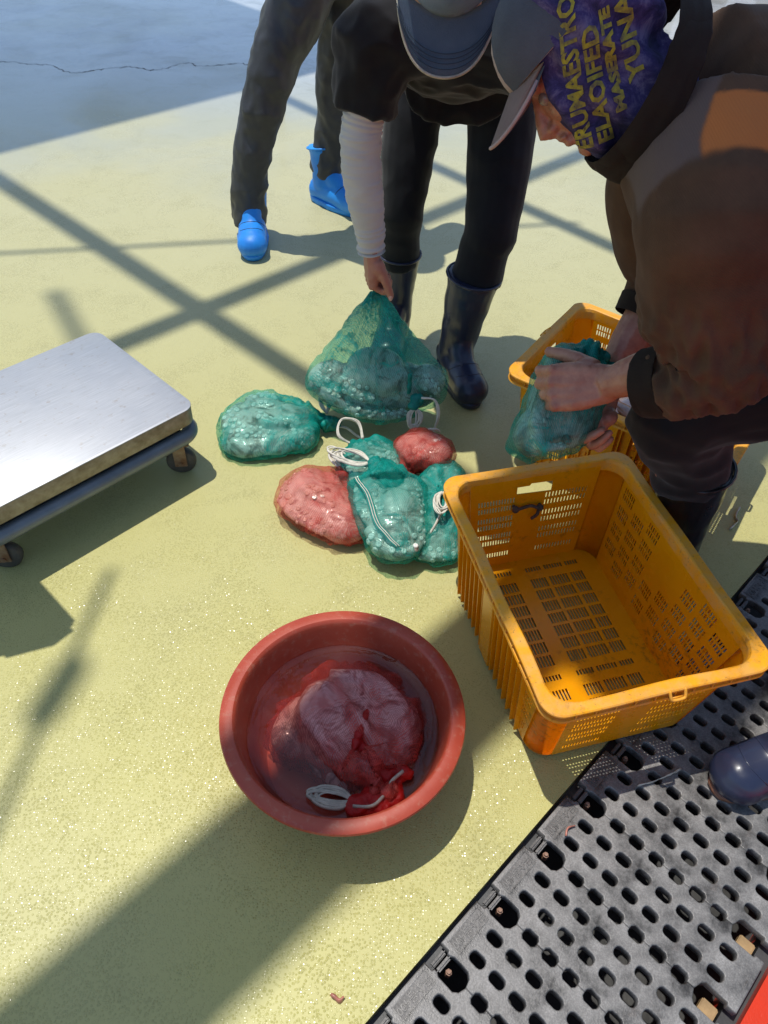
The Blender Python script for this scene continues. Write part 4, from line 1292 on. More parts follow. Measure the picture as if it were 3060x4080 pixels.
def head_blobs(bm, M, sc=1.0, ears=True):
    """head in local frame (x forward, y left, z up), eyes level z=0 ... mapped by M"""
    R = M.to_3x3()
    def b(c, r): ball(bm, M @ V(c)*1.0, tuple(x*sc for x in r), R, 24, 16)
    b((-.012, 0, .030), (.098, .076, .092))       # skull
    b((.028, 0, -.020), (.066, .064, .088))       # face
    b((.045, 0, -.082), (.042, .040, .034))       # jaw
    b((.074, 0, -.100), (.018, .020, .016))       # chin
    b((.078, 0, .020), (.018, .050, .016))        # brow
    for s in (-1, 1): b((.062, s*.040, -.025), (.024, .022, .024))   # cheek bones
    def t(pts, rad): tube(bm, [M @ V(p) for p in pts], [r*sc for r in rad], 10)
    t([(.088, 0, .012), (.098, 0, -.010), (.108, 0, -.028), (.114, 0, -.040), (.102, 0, -.048), (.086, 0, -.046)], [.008, .0095, .0115, .0125, .011, .006])
    for s in (-1, 1): b((.099, s*.011, -.043), (.009, .0075, .0075))  # nostril wings
    b((.094, 0, -.064), (.011, .021, .0065)); b((.090, 0, -.076), (.011, .018, .0070))  # lips
    for s in (-1, 1) if ears else ():
        b((-.008, s*.078, -.010), (.018, .008, .030)); b((-.004, s*.076, -.032), (.010, .007, .012))   # ears
def eye_parts(M, root):
    for s in (-1, 1):
        bm = bmesh.new(); ball(bm, M @ V(.079, s*.031, -.002), .0115, None, 14, 10)
        world_child(obj('eye', bm, M_EYE), root)
        bm = bmesh.new()
        tube(bm, [M @ V(.093, s*.014, .018), M @ V(.094, s*.030, .022), M @ V(.083, s*.048, .017)], [.003, .0038, .002], 6)
        world_child(obj('eyebrow', bm, M_HAIR), root)
M_EYE = pmat('eye', (.25, .20, .17), .15, var=.1)
def frame(F, U, c):
    F = V(F).normalized(); U = V(U); U = (U-F*U.dot(F)).normalized(); L = U.cross(F)
    M = Matrix((F, L, U)).transposed().to_4x4(); M.translation = V(c)
    return M
def wrinkle(seed, amp, sx=(14, 14, 26), amp2=.0):
    def f(c, n):
        v = Vector((c.x*sx[0], c.y*sx[1], c.z*sx[2]))
        a = noise.noise(v+Vector((seed, 0, seed*2)))
        b = noise.noise(v*2.2+Vector((0, seed*3, 1)))
        r = (1-abs(a)*2.2)
        return amp*(max(r, -.3)-.35)+amp*.35*b
    return f
def boot(ankle, toe_dir, shaft, mat, root, sole=M_SOLE, length=.285, width=.058, seam=False, shaft_r=(.056, .062, .072), cut=None, name='boot'):
    """rubber boot: ankle = point on the floor under the ankle, shaft = centre of the boot's mouth"""
    a = V(ankle); d = V(toe_dir); d.z = 0; d.normalize()
    s = d.cross(Vector((0, 0, 1)))
    z = Vector((0, 0, 1))
    sh = V(shaft)
    ax = (sh-(a+z*.10)).normalized()
    bm = bmesh.new()
    # foot
    fl = length
    pts = [a-d*.075+z*.050, a-d*.02+z*.058, a+d*.05+z*.056, a+d*.11+z*.050, a+d*.165+z*.046, a+d*(fl-.085)+z*.042]
    rad = [.046, .053, .056, .058, .058, .044]
    tube(bm, smooth_path(pts, 3), lerp_list(rad, 3), 16)
    ball(bm, a+d*(fl-.120)+z*.050, (.060, .060, .050), None, 16, 12)
    ball(bm, a-d*.052+z*.045, (.048, .044, .046), None, 16, 12)
    # shaft
    p0 = a-d*.012+z*.075
    tube(bm, smooth_path([p0, p0*.62+sh*.38, p0*.25+sh*.75, sh], 4), lerp_list([.056, shaft_r[0], shaft_r[1], shaft_r[2]], 4), 20)
    limb(bm, [a+d*.09+z*.075, a+d*.035+z*.115, p0*.6+sh*.4], [.036, .042, .046], 3, 12)
    bmesh.ops.translate(bm, vec=(0, 0, 0), verts=bm.verts)
    me = remeshed(bm, .006, 4, .5, name)
    displace(me, lambda c, n: Vector((0, 0, max(0, .014-c.z))))
    displace(me, lambda c, n: .0025*nz(c, 22, 3.0) if c.z > .07 else .0)
    o = world_child(link(name, me, mat), root)
    # sole
    bm = bmesh.new(); out = []
    n = 28
    for k in range(n):
        t = 2*pi*k/n
        x = cos(t); y = sin(t)
        lx = (fl-.055)*x if x > 0 else .098*abs(x)*-1
        wy = width*(1.0 if x > 0.1 else .86)*(abs(y)**.75)*(1 if y > 0 else -1)
        out.append(a+d*(lx*.93)+s*wy)
    rows = [[bm.verts.new(p+z*h+(p-a)*g) for p in out] for h, g in ((.001, -.015), (.010, .02), (.020, .035), (.026, .02), (.027, -.1))]
    for A, B in zip(rows, rows[1:]):
        for k in range(n): bm.faces.new((A[k], A[(k+1) % n], B[(k+1) % n], B[k]))
    bm.faces.new(list(reversed(rows[0]))); bm.faces.new(rows[-1])
    so = link('sole', to_mesh(bm, 'sole'), sole)
    so.parent = o; so.matrix_parent_inverse = o.matrix_parent_inverse.copy() if False else Matrix()
    so.matrix_parent_inverse = Matrix(); 
    # rolled rim at the mouth
    bm = bmesh.new(); t = ax; n1 = t.orthogonal().normalized(); n2 = t.cross(n1)
    R = shaft_r[2]+.001
    tube(bm, [sh+n1*R*cos(2*pi*k/24)+n2*R*sin(2*pi*k/24)-t*.003 for k in range(24)], .0042, 8, closed=True)
    ri = link('rolled_rim', to_mesh(bm, 'rolled_rim'), mat); ri.parent = o
    if seam:
        bvh = mathutils.bvhtree.BVHTree.FromPolygons([v.co.copy() for v in me.vertices], [tuple(p.vertices) for p in me.polygons])
        for off, wd in ((.105, .050), (.155, .044)):
            bm = bmesh.new(); pts = []
            for q in range(-6, 7):
                org = a+d*(off-.02*(q/6)**2)+s*(wd*q/6)+z*.2
                hit, no, i_, d_ = bvh.ray_cast(org, Vector((0, 0, -1)))
                if hit: pts.append(hit+no*.0002)
            if len(pts) > 3:
                tube(bm, pts, .0014, 5)
                se = link('moulded_seam', to_mesh(bm, 'moulded_seam'), M_NAVYB); se.parent = o
    return o
def cap_parts(M, root, crown_mat, brim_mat, sc=1.0, brim_tilt=40, brim_len=.085, brim_w=.088, trim=None, stitches=None, R=.108, att=(.098, .040), narrow=1.0, under=None):
    """baseball cap in head frame M"""
    capr = empty('cap', M.translation, 0)
    world_child(capr, root)
    def put(o):
        o.parent = capr; o.matrix_parent_inverse = Matrix.Translation(-Vector(M.translation)); return o
    bm = bmesh.new(); rows = []
    n = 40
    for i in range(10):
        ph = radians(90*i/9.0)
        z = .022+sin(ph)*.108; rr = cos(ph)
        rr = max(.02, rr)
        row = []
        for k in range(n):
            t = 2*pi*k/n
            lift = .016*max(0, cos(t))*(1-i/9.0)
            row.append(bm.verts.new(M @ Vector((R*1.0*rr*cos(t)-.006, .089*rr*sin(t), z+lift))))
        rows.append(row)
    for A, B in zip(rows, rows[1:]):
        for k in range(n): bm.faces.new((A[k], A[(k+1) % n], B[(k+1) % n], B[k]))
    bm.faces.new(rows[-1])
    bmesh.ops.solidify(bm, geom=bm.faces[:], thickness=-.003)
    me = to_mesh(bm, 'cap_crown')
    displace(me, lambda c, n: .002*nz(c, 40, 1.0))
    put(link('cap_crown', me, crown_mat))
    # brim: curved plate
    bm = bmesh.new(); grid = []
    ct, st = cos(radians(brim_tilt)), sin(radians(brim_tilt))
    nu, nv = 18, 8
    for i in range(nv+1):
        row = []
        v = i/nv
        for k in range(nu+1):
            u = -1+2*k/nu
            wy = brim_w*u*(1-.10*v*v)
            back = .055*(u*u)                     # follows the forehead
            tip = brim_len*(1-abs(u)**4.0)**.5 if abs(u) < 1 else 0
            ext = -back*(1-v)+ (tip-back*.9)*v
            bow = -.028*u*u*(narrow)
            row.append(bm.verts.new(M @ Vector((att[0]+ext*ct+bow*st*.3, wy, att[1]-ext*st+bow))))
        grid.append(row)
    for A, B in zip(grid, grid[1:]):
        for k in range(nu): bm.faces.new((A[k], A[k+1], B[k+1], B[k]))
    bmesh.ops.solidify(bm, geom=bm.faces[:], thickness=.004)
    bm2 = bm.copy()
    put(link('brim', to_mesh(bm, 'brim'), brim_mat))
    # bound edge
    edge = [grid[0][0]]
    bm2.free()
    def brim_pt(u, v, off=0.0):
        wy = brim_w*u*(1-.10*v*v); back = .055*(u*u)
        tip = brim_len*(1-abs(u)**4.0)**.5 if abs(u) < 1 else 0
        ext = -back*(1-v)+(tip-back*.9)*v; bow = -.028*u*u*narrow
        return M @ Vector((att[0]+ext*ct+bow*st*.3+off*st, wy, att[1]-ext*st+bow+off*ct))
    bm = bmesh.new()
    tube(bm, [brim_pt(-.99+1.98*k/40, 1.0, -.001) for k in range(41)], .0030, 6)
    put(link('brim_edge', to_mesh(bm, 'brim_edge'), trim or brim_mat))
    if under:
        # mesh lining under the brim and mesh side panels
        bm = bmesh.new()
        g2 = [[bm.verts.new(brim_pt(-.97+1.94*k/nu, .02+.96*i/nv, -.0052)) for k in range(nu+1)] for i in range(nv+1)]
        for A, B in zip(g2, g2[1:]):
            for k in range(nu): bm.faces.new((A[k], A[k+1], B[k+1], B[k]))
        put(link('brim_lining', to_mesh(bm, 'brim_lining'), under))
        for sy in (-1, 1):
            bm = bmesh.new(); rows = []
            for i in range(8):
                ph = radians(78*i/7.0); rr = cos(ph); row = []
                for k in range(13):
                    t = radians(22+118*k/12)
                    row.append(bm.verts.new(M @ Vector(((R+.0016)*rr*cos(t)-.006, sy*.0906*rr*sin(t), .0225+sin(ph)*.1095+.016*max(0, cos(t))*(1-i/9.0)))))
                rows.append(row)
            for A, B in zip(rows, rows[1:]):
                for k in range(12): bm.faces.new((A[k], A[k+1], B[k+1], B[k]))
            put(link('mesh_panel', to_mesh(bm, 'mesh_panel'), under))
    if stitches:
        for v in (.62, .70, .78, .87):
            bm = bmesh.new()
            tube(bm, [brim_pt(-.93+1.86*k/40, v, .0028) for k in range(41)], .0009, 4)
            put(link('stitch_row', to_mesh(bm, 'stitch_row'), stitches))
    return capr, brim_pt

# ---- worker standing behind, charcoal trousers and blue boots
P1 = empty('person', (-.50, 3.10, 0), 0, 'person standing behind in charcoal trousers and bright blue rubber boots', 'person')
bm = bmesh.new()
kneeF, kneeB = V(-.555, 2.99, .46), V(-.285, 3.33, .47)
hipF, hipB = V(-.375, 3.10, .86), V(-.20, 3.26, .86)
limb(bm, [V(-.62, 2.985, .08), V(-.600, 2.985, .25), kneeF, hipF*.5+kneeF*.5, hipF], [.040, .050, .058, .070, .085], 4, 14)
limb(bm, [V(-.345, 3.36, .08), V(-.32, 3.36, .25), kneeB, hipB*.5+kneeB*.5, hipB], [.040, .050, .058, .070, .085], 4, 14)
limb(bm, [V(-.29, 3.18, .86), V(-.27, 3.17, 1.05), V(-.26, 3.15, 1.25), V(-.26, 3.14, 1.40)], [.14, .135, .15, .10], 4, 18, squash=[.75]*4, ref=(1, .8, 0))
for sx, sh, el, wr in ((-1, V(-.42, 3.10, 1.38), V(-.52, 3.06, 1.16), V(-.36, 2.94, 1.10)), (1, V(-.10, 3.26, 1.38), V(.02, 3.22, 1.16), V(-.12, 3.02, 1.10))):
    limb(bm, [sh, el, wr], [.05, .042, .028], 4, 12)
    hand(bm, wr, V(-sx*.9, -.3, .1), V(0, -1, 0), V(0, 0, 1), [(15, 20, 15)]*4)
limb(bm, [V(-.26, 3.14, 1.38), V(-.26, 3.12, 1.52)], [.055, .055], 3, 12)
H1 = frame((.1, -.93, -.35), (0, -.35, .93), (-.255, 3.09, 1.60))
head_blobs(bm, H1)
world_child(link('body', remeshed(bm, .007, 2, .5, 'body'), M_SKIN), P1)
eye_parts(H1, P1)
# trousers
bm = bmesh.new()
limb(bm, [(-0.6291, 2.9850, 0.0552), (-0.6112, 2.9850, 0.2259), (-0.5786, 2.9850, 0.3799), (-0.5298, 2.9850, 0.5238), (-0.4747, 3.0200, 0.6804), (-0.3991, 3.0700, 0.8249), hipF+V(0, 0, .08)], [.072, .070, .071, .078, .090, .108, .11], 4, 20)
limb(bm, [(-0.3452, 3.3600, 0.1195), (-0.3213, 3.3500, 0.2207), (-0.3025, 3.3300, 0.3794), (-0.2841, 3.3000, 0.5737), (-0.2438, 3.2700, 0.7428), hipB+V(0, 0, .08)], [.075, .076, .078, .085, .098, .105], 4, 20)
limb(bm, [V(-.30, 3.18, .84), V(-.28, 3.18, .95), V(-.27, 3.17, 1.02)], [.15, .15, .145], 4, 20, squash=[.75]*3, ref=(1, .8, 0))
me = remeshed(bm, .0075, 5, .5, 'trousers')
displace(me, wrinkle(3.1, .008, (9, 9, 8)))
displace(me, wrinkle(7.7, .0045, (20, 20, 15)))
soften(me, 1)
world_child(link('trousers', me, M_CHAR), P1)
bm = bmesh.new()
limb(bm, [V(-.28, 3.175, .96), V(-.27, 3.17, 1.1), V(-.26, 3.15, 1.28), V(-.26, 3.14, 1.42)], [.158, .155, .172, .10], 4, 22, squash=[.78]*4, ref=(1, .8, 0))
for sh, el in ((V(-.40, 3.10, 1.37), V(-.49, 3.03, 1.12)), (V(-.12, 3.25, 1.37), V(-.01, 3.295, 1.12))):
    limb(bm, [sh*.8+V(-.26, 3.15, 1.37)*.2, sh, el], [.075, .07, .062], 4, 14)
me = remeshed(bm, .009, 4, .5, 'shirt'); displace(me, wrinkle(1.3, .006)); world_child(link('shirt', me, M_CHAR), P1)
cap_parts(H1, P1, M_CAPG, M_CAPG)
boot((-.615, 2.985, 0), (.16, -1, 0), (-.610, 3.0, .21), M_BLUEB, P1, M_BLUEB, seam=True, length=.30, width=.064, shaft_r=(.060, .062, .066))
boot((-.335, 3.33, 0), (.80, -.60, 0), (-.350, 3.36, .235), M_BLUEB, P1, M_BLUEB, seam=True, shaft_r=(.058, .066, .076))

# ---- worker bending forward with the held bag
P2 = empty('person', (.13, 2.15, 0), 0, 'person in black bending forward, denim blue cap, holding up a green net bag', 'person')
hip2L, hip2R = V(.035, 2.38, .88), V(.255, 2.36, .88)
kn2L, kn2R = V(.000, 2.24, .50), V(.262, 2.13, .50)
sho2R, sho2L = V(-.085, 1.90, 1.02), V(.265, 1.92, 1.00)       # his right arm is on the left of the picture
elb2R = V((-0.1114, 1.8800, 0.8320)); wri2R = V((-0.0744, 1.8500, 0.5466))
bm = bmesh.new()
limb(bm, [V(-.005, 2.27, .09), V(0, 2.28, .28), kn2L, hip2L*.5+kn2L*.5, hip2L], [.040, .052, .058, .072, .09], 4, 14)
limb(bm, [V(.205, 2.10, .09), V(.225, 2.12, .28), kn2R, hip2R*.5+kn2R*.5, hip2R], [.040, .052, .058, .072, .09], 4, 14)
limb(bm, [V(.145, 2.42, .88), V(.13, 2.22, .95), V(.095, 2.02, 1.01), V(.085, 1.88, 1.04)], [.135, .125, .145, .09], 4, 18, squash=[.75]*4, ref=(1, 0, 0))
limb(bm, [sho2R, elb2R, wri2R], [.050, .042, .029], 5, 12)
limb(bm, [sho2L, V(.37, 2.14, 1.04), V(.27, 2.36, 1.06)], [.050, .042, .030], 5, 12)
t2 = hand(bm, wri2R, V(.02, .02, -1), V(-1, -.25, 0), V(.05, -1, 0), [(55, 75, 40), (60, 80, 45), (62, 80, 45), (65, 80, 45)], .05, 1.0, thumb=(.86, .28, -.42, .25))
hand(bm, V(.27, 2.36, 1.06), V(-1, .2, 0), V(0, .1, 1), V(0, -1, 0), [(10, 15, 10)]*4)
limb(bm, [V(.085, 1.88, 1.06), V((0.0633, 1.7544, 1.2057))], [.056, .056], 3, 12)
# head looks straight down, crown towards the camera
H2 = frame((.0, -.42, -.91), (-.02, -.86, .42), V((0.0591, 1.6361, 1.2255)))
head_blobs(bm, H2)
me = remeshed(bm, .0042, 2, .5, 'body')
displace(me, lambda c, n: .0012*nz(c, 60, 2)+.0007*nz(c, 160, 4))
world_child(link('body', me, M_SKIN2), P2)
eye_parts(H2, P2)
p3, d3, _ = t2[4]
bm = bmesh.new(); ball(bm, p3-V(0, .0072, .001), (.0058, .0028, .0085), None, 10, 8); world_child(obj('thumb_nail', bm, M_NAIL), P2)
# trousers
bm = bmesh.new()
limb(bm, [V(-.002, 2.265, .30), V(-.002, 2.25, .42), kn2L, V(.01, 2.30, .70), hip2L], [.064, .063, .067, .085, .112], 4, 18)
limb(bm, [V(.235, 2.10, .34), V(.250, 2.12, .44), kn2R, V(.265, 2.24, .70), hip2R], [.078, .074, .079, .094, .115], 4, 18)
limb(bm, [V(.145, 2.42, .90), V(.145, 2.30, .93)], [.16, .155], 4, 18, squash=[.8, .8], ref=(1, 0, 0))
me = remeshed(bm, .007, 5, .5, 'trousers'); displace(me, wrinkle(5.5, .004, (9, 9, 11))); world_child(link('trousers', me, M_NAVY), P2)
# shirt with wide short sleeve
bm = bmesh.new()
limb(bm, [V(.145, 2.36, .93), V(.13, 2.2, .97), V(.10, 2.02, 1.02), V(.09, 1.88, 1.05)], [.165, .165, .18, .11], 4, 22, squash=[.85]*4, ref=(1, 0, 0))
limb(bm, [V(.13, 2.2, .86), V(.12, 2.05, .88)], [.13, .14], 4, 18, squash=[.6]*2, ref=(1, 0, 0))
limb(bm, [V(.02, 1.94, 1.03), sho2R, (-0.0898, 1.9000, 0.9656), (-0.1041, 1.8900, 0.8733)], [.10, .088, .084, .076], 4, 18)
limb(bm, [V(.17, 1.94, 1.02), sho2L, V(.33, 2.03, 1.03), V(.355, 2.10, 1.04)], [.10, .085, .075, .07], 4, 18)
me = remeshed(bm, .0065, 5, .5, 'shirt'); displace(me, wrinkle(2.5, .008, (13, 13, 15))); world_child(link('shirt', me, M_BLACK), P2)
# grey arm sleeve, gathered near the wrist
bm = bmesh.new()
pr = smooth_path([(-0.0973, 1.8850, 0.8969), (-0.1085, 1.8800, 0.8322), (-0.1062, 1.8700, 0.7549), (-0.0945, 1.8600, 0.6736), (-0.0818, 1.8550, 0.6117), (-0.0729, 1.8500, 0.5432)], 10)
rr = lerp_list([.050, .050, .049, .046, .039, .034], 10)
dens = []
pp = []; rad = []
K = 4
for i in range(len(pr)-1):
    for q in range(K):
        t = q/K; pp.append(pr[i]*(1-t)+pr[i+1]*t); rad.append(rr[i]*(1-t)+rr[i+1]*t)
nn = len(pp)
for i in range(nn):
    f = i/nn
    g = max(0, (f-.78)/.22)
    g2 = max(0, (.28-f)/.28)
    rad[i] += .0042*sin(f*150+2*sin(f*31))*g+.0022*sin(f*170)*g2
tube(bm, pp, rad, 28, cap=False)
me = to_mesh(bm, 'arm_sleeve')
displace(me, lambda c, n: .0035*nz((c.x*16, c.y*16, c.z*60), 1.0, 4)+.0022*nz((c.x*25, c.y*25, c.z*150), 1.0, 7))
world_child(link('arm_sleeve', me, M_GREYS), P2)
cap_parts(H2, P2, M_DENIM, M_DENIM, brim_tilt=8, brim_len=.098, brim_w=.102, stitches=M_THREAD, trim=M_TWINE2, R=.112, att=(.100, .034), narrow=.6)
boot((.205, 2.10, 0), (.30, -1, 0), (.228, 2.095, .365), M_NAVYB, P2, M_NAVYB, length=.275, seam=True, shaft_r=(.064, .074, .082))
boot((-.005, 2.275, 0), (-.12, -1, 0), (-.001, 2.265, .335), M_NAVYB, P2, M_NAVYB, length=.275, shaft_r=(.055, .062, .068))

# ---- crouching worker in the brown shirt
P3 = empty('person', (.80, 1.30, 0), 0, 'person crouching in a brown and orange shirt with a purple printed head gaiter', 'person')
camp = V(0, 0, 1.5)
vdir = (V((0.1934, 0.9506, 1.2571))-camp).normalized()
Rv = vdir.cross(V(0, 0, 1)).normalized(); Uv = Rv.cross(vdir)
Rr = Rv*cos(ROLL)+Uv*sin(ROLL); Ur = Uv*cos(ROLL)-Rv*sin(ROLL)
H3 = frame(Rr*-.67+Ur*-.74-vdir*.02, Rr*-.74+Ur*.67, V((0.2630, 1.2928, 1.1696)))
shoL = V((0.4585, 1.0831, 1.0210)); elbL = V((0.5315, 1.0503, 0.8189)); wriL = V((0.3899, 1.1346, 0.6856))
shoR = V((0.4541, 1.3661, 0.9254)); elbR = V((0.5312, 1.3941, 0.7721)); wriR = V((0.4357, 1.2639, 0.5675))
neck0 = V((0.4235, 1.3025, 1.1253)); hip3 = V(1.04, 1.36, .70); mid3 = V((0.6121, 1.3558, 1.0301))
hip3L = V(1.03, 1.22, .77); hip3R = V(1.06, 1.46, .68)
kn3L = V((0.5805, 1.2356, 0.5555)); kn3R = V(1.30, 1.74, .50)
bm = bmesh.new()
limb(bm, [V(.715, 1.285, .09), V(.690, 1.278, .28), kn3L, kn3L*.5+hip3L*.5, hip3L], [.036, .044, .050, .065, .08], 4, 14)
limb(bm, [V(1.38, 1.74, .09), V(1.36, 1.75, .28), kn3R, kn3R*.5+hip3R*.5, hip3R], [.040, .052, .060, .075, .09], 4, 14)
limb(bm, [hip3, mid3, mid3*.4+neck0*.6, mid3*.2+neck0*.8], [.12, .11, .10, .05], 4, 18, squash=[.8]*4, ref=(0, 1, 0))
limb(bm, [shoL*.8+neck0*.2, shoL, elbL, (elbL+wriL)/2+V(0, 0, .004), wriL], [.05, .055, .045, .041, .029], 5, 14)
limb(bm, [shoR*.7+neck0*.3, shoR, elbR, (elbR+wriR)/2, wriR], [.07, .055, .045, .042, .029], 5, 14)
limb(bm, [mid3*.2+neck0*.8+V(0, 0, -.04), (0.3782, 1.2957, 1.1284), H3 @ V(-.01, 0, -.09), H3 @ V(.0, 0, -.02)], [.045, .045, .045, .05], 4, 14)
head_blobs(bm, H3, ears=False)
a3 = (V((0.3206, 1.1463, 0.6631))-wriL)
tl = hand(bm, wriL, a3, V(-.15, -.80, .58), V(-.05, .55, .83), [(42, 50, 30), (50, 50, 30), (55, 52, 30), (58, 55, 30)], .10, 1.10, thumb=(.62, .42, -.55, .35))
a4 = (V((0.3683, 1.1545, 0.4940))-wriR)
tr_ = hand(bm, wriR, a4, V(-.2, .85, -.45), V(-1, -.1, .3), [(30, 20, 15), (62, 40, 25), (66, 45, 25), (66, 45, 25)], .25, 1.15, thumb=(.7, .7, -.2, .2))
me = remeshed(bm, .0036, 2, .5, 'body')
displace(me, lambda c, n: .0010*nz(c, 70, 2)+.0007*nz(c, 190, 4))
world_child(link('body', me, M_SKIN), P3)
eye_parts(H3, P3)
# hair at the temple
# trousers
bm = bmesh.new()
limb(bm, [V(.690, 1.275, .33), V(.665, 1.27, .42), kn3L+V(.01, 0, .0), kn3L*.5+hip3L*.5, hip3L], [.080, .088, .096, .104, .125], 4, 18)
limb(bm, [V(1.355, 1.745, .33), V(1.34, 1.745, .42), kn3R, kn3R*.5+hip3R*.5, hip3R], [.075, .075, .085, .10, .13], 4, 18)
limb(bm, [V(1.01, 1.24, .66), V(.93, 1.24, .80)], [.17, .165], 4, 18, squash=[.85]*2, ref=(0, 1, 0))
me = remeshed(bm, .0075, 5, .5, 'trousers'); displace(me, wrinkle(9.5, .007, (10, 10, 14))); world_child(link('trousers', me, M_NAVY), P3)
# shirt: torso and far sleeve, then the near sleeve in finer cloth
bm = bmesh.new()
limb(bm, [V(1.0, 1.32, .80), hip3*.35+mid3*.65+V(0, 0, .02), mid3, mid3*.45+neck0*.55, neck0+V(.01, .01, -.01)], [.165, .165, .162, .160, .132], 5, 26, squash=[1.0]*5, ref=(0, 1, 0))
limb(bm, [shoL*.5+(mid3*.4+neck0*.6)*.5, shoL+V(0, .01, .0), (0.4669, 1.0790, 0.9690), (0.4845, 1.0745, 0.9057), elbL+V(-.005, 0, .01), (0.5034, 1.0517, 0.7712), (0.4654, 1.0761, 0.7348)], [.145, .118, .108, .105, .092, .071, .058], 5, 24)
limb(bm, [shoR*.5+neck0*.5, shoR, shoR*.4+elbR*.6, elbR+V(.0, 0, .01), elbR*.72+wriR*.28], [.09, .088, .085, .075, .060], 5, 18)
me = remeshed(bm, .0052, 4, .5, 'shirt')
def sleeve_fold(c, n):
    d = (c-shoL).dot((elbL-shoL).normalized())
    w = max(0, min(1, (d-.08)/.15))
    near = math.exp(-((c-(shoL+elbL)/2).length/.26)**2)
    v = Vector((c.x*30+c.z*15, c.y*13, c.z*9-c.x*6))
    r = (1-abs(noise.noise(v))*2.4)
    k = max(0, 1-abs((c-elbL).length-.09)/.13)
    cuff = sin((c-wriL).length*230)*.0032*max(0, 1-abs((c-wriL).length-.185)/.07)
    r2 = (1-abs(noise.noise(v*1.9+Vector((5, 2, 9))))*2.6)
    return near*w*(.017*(max(r, -.3)-.3)+.006*(max(r2, -.3)-.3))+k*.009*(max(r2, -.3)-.2)+.004*nz(c, 16, 2)+cuff
displace(me, sleeve_fold)
soften(me, 3)
# cut of the shirt: taupe raglan panel by the collar, orange band behind the near shoulder
def sst(a, b, x):
    t = max(0, min(1, (x-a)/(b-a))); return t*t*(3-2*t)
at1 = me.attributes.new('taupe', 'FLOAT', 'POINT'); at2 = me.attributes.new('orange', 'FLOAT', 'POINT')
ta = []; oa = []
armd = (elbL-shoL).normalized(); fore = (neck0-mid3).normalized()
for v in me.vertices:
    c = v.co; u = c-shoL
    t_ = max(0, min(.3, u.dot(armd)))
    sd = (c-(shoL+armd*t_)).length-.116          # armhole seam rounds the shoulder
    al = u.dot(fore)
    above = sst(-.0015, .0015, sd)*(1.0 if u.dot(armd) < .06 else 0.0)
    near = 1.0 if c.y < neck0.y+.10 else 0.0
    fr = sst(.098, .102, al+.35*sd)
    ta.append(above*fr*near)
    oa.append(above*(1-fr)*sst(.052, .049, sd)*near*(1.0 if c.z > shoL.z+.03 else 0.0))
at1.data.foreach_set('value', ta); at2.data.foreach_set('value', oa)
sh = link('shirt', me, M_BROWN)
world_child(sh, P3)
# cuffs
def cuff(path, rads, name, mat, amp=.0022):
    bm = bmesh.new(); pr = smooth_path(path, 8); rr = lerp_list(rads, 8)
    tube(bm, pr, rr, 26, cap=False)
    bmesh.ops.solidify(bm, geom=bm.faces[:], thickness=.003)
    me = to_mesh(bm, name); displace(me, lambda c, n: amp*nz(c, 45, 3)); return world_child(link(name, me, mat), P3)
cuff([(0.4784, 1.0636, 0.7529), (0.4631, 1.0786, 0.7370), (0.4449, 1.0944, 0.7212)], [.064, .0625, .0605], 'cuff', M_COLLAR)
cuff([elbR*.76+wriR*.24, elbR*.70+wriR*.30, elbR*.62+wriR*.38], [.063, .062, .060], 'cuff', M_COLLAR)
# high collar
bm = bmesh.new()
nk = [(0.3778, 1.2785, 1.1244), (0.3631, 1.2785, 1.1285), (0.3483, 1.2786, 1.1333), (0.3314, 1.2794, 1.1391)]
tube(bm, smooth_path(nk, 6), lerp_list([.131, .131, .127, .120], 6), 40, cap=False, ref=(0, 0, 1))
bmesh.ops.solidify(bm, geom=bm.faces[:], thickness=.004)
bmesh.ops.subdivide_edges(bm, edges=bm.edges[:], cuts=1)
me = to_mesh(bm, 'collar'); displace(me, lambda c, n: .009*nz(c, 14, 3)+.003*nz(c, 40, 5))
world_child(link('collar', me, M_COLLAR), P3)
# zip pull hanging from the open neck
bm = bmesh.new(); zp = V((0.3854, 1.1830, 0.9507)); box(bm, zp, (.005, .004, .020), Matrix.Rotation(radians(40), 3, 'Y'), bevel=.001); tube(bm, [zp+V(.005, 0, .008), zp+V(.02, .01, .03)], .0012, 5)
world_child(obj('zip_pull', bm, M_BLACKB), P3)
# gaiter pulled up over head, open at the face
bm = bmesh.new()
def hb(c, r): ball(bm, H3 @ V(c), r, H3.to_3x3(), 28, 20)
hb((-.022, 0, .040), (.110, .096, .118)); hb((.020, 0, -.022), (.078, .078, .094)); hb((.034, 0, -.085), (.060, .060, .046)); hb((.052, 0, -.106), (.036, .036, .026))
limb(bm, [H3 @ V(.0, 0, -.04), H3 @ V(-.01, 0, -.085), V((0.3743, 1.2972, 1.1295))], [.075, .072, .078], 4, 24)
me = remeshed(bm, .0038, 4, .5, 'gaiter')
H3i = H3.inverted()
def gfold(c, n):
    q = H3i @ c
    ang = math.atan2(q.x-.05, -q.z+.20)
    f = .0060*sin(ang*30+2.2*nz(c, 10, 1))*min(1, max(0, (.05-q.z)/.08)+.35)
    return f+.002*nz(c, 30, 5)
displace(me, gfold)
bm = bmesh.new(); bm.from_mesh(me); bpy.data.meshes.remove(me)
def face_edge(z):
    # forward limit of the gaiter at height z: it is pulled over the sides of the cap and hangs past the cheek
    for (z0, x0), (z1, x1) in zip(((.2, -.03), (.122, .006), (.021, .066), (-.061, .100), (-.088, .112)), ((.122, .006), (.021, .066), (-.061, .100), (-.088, .112), (-.0881, .3))):
        if z >= z1: return x0+(x1-x0)*(z0-z)/(z0-z1)
    return .3
kill = [f for f in bm.faces if (H3i @ f.calc_center_median()).x > face_edge((H3i @ f.calc_center_median()).z)]
bmesh.ops.delete(bm, geom=kill, context='FACES')
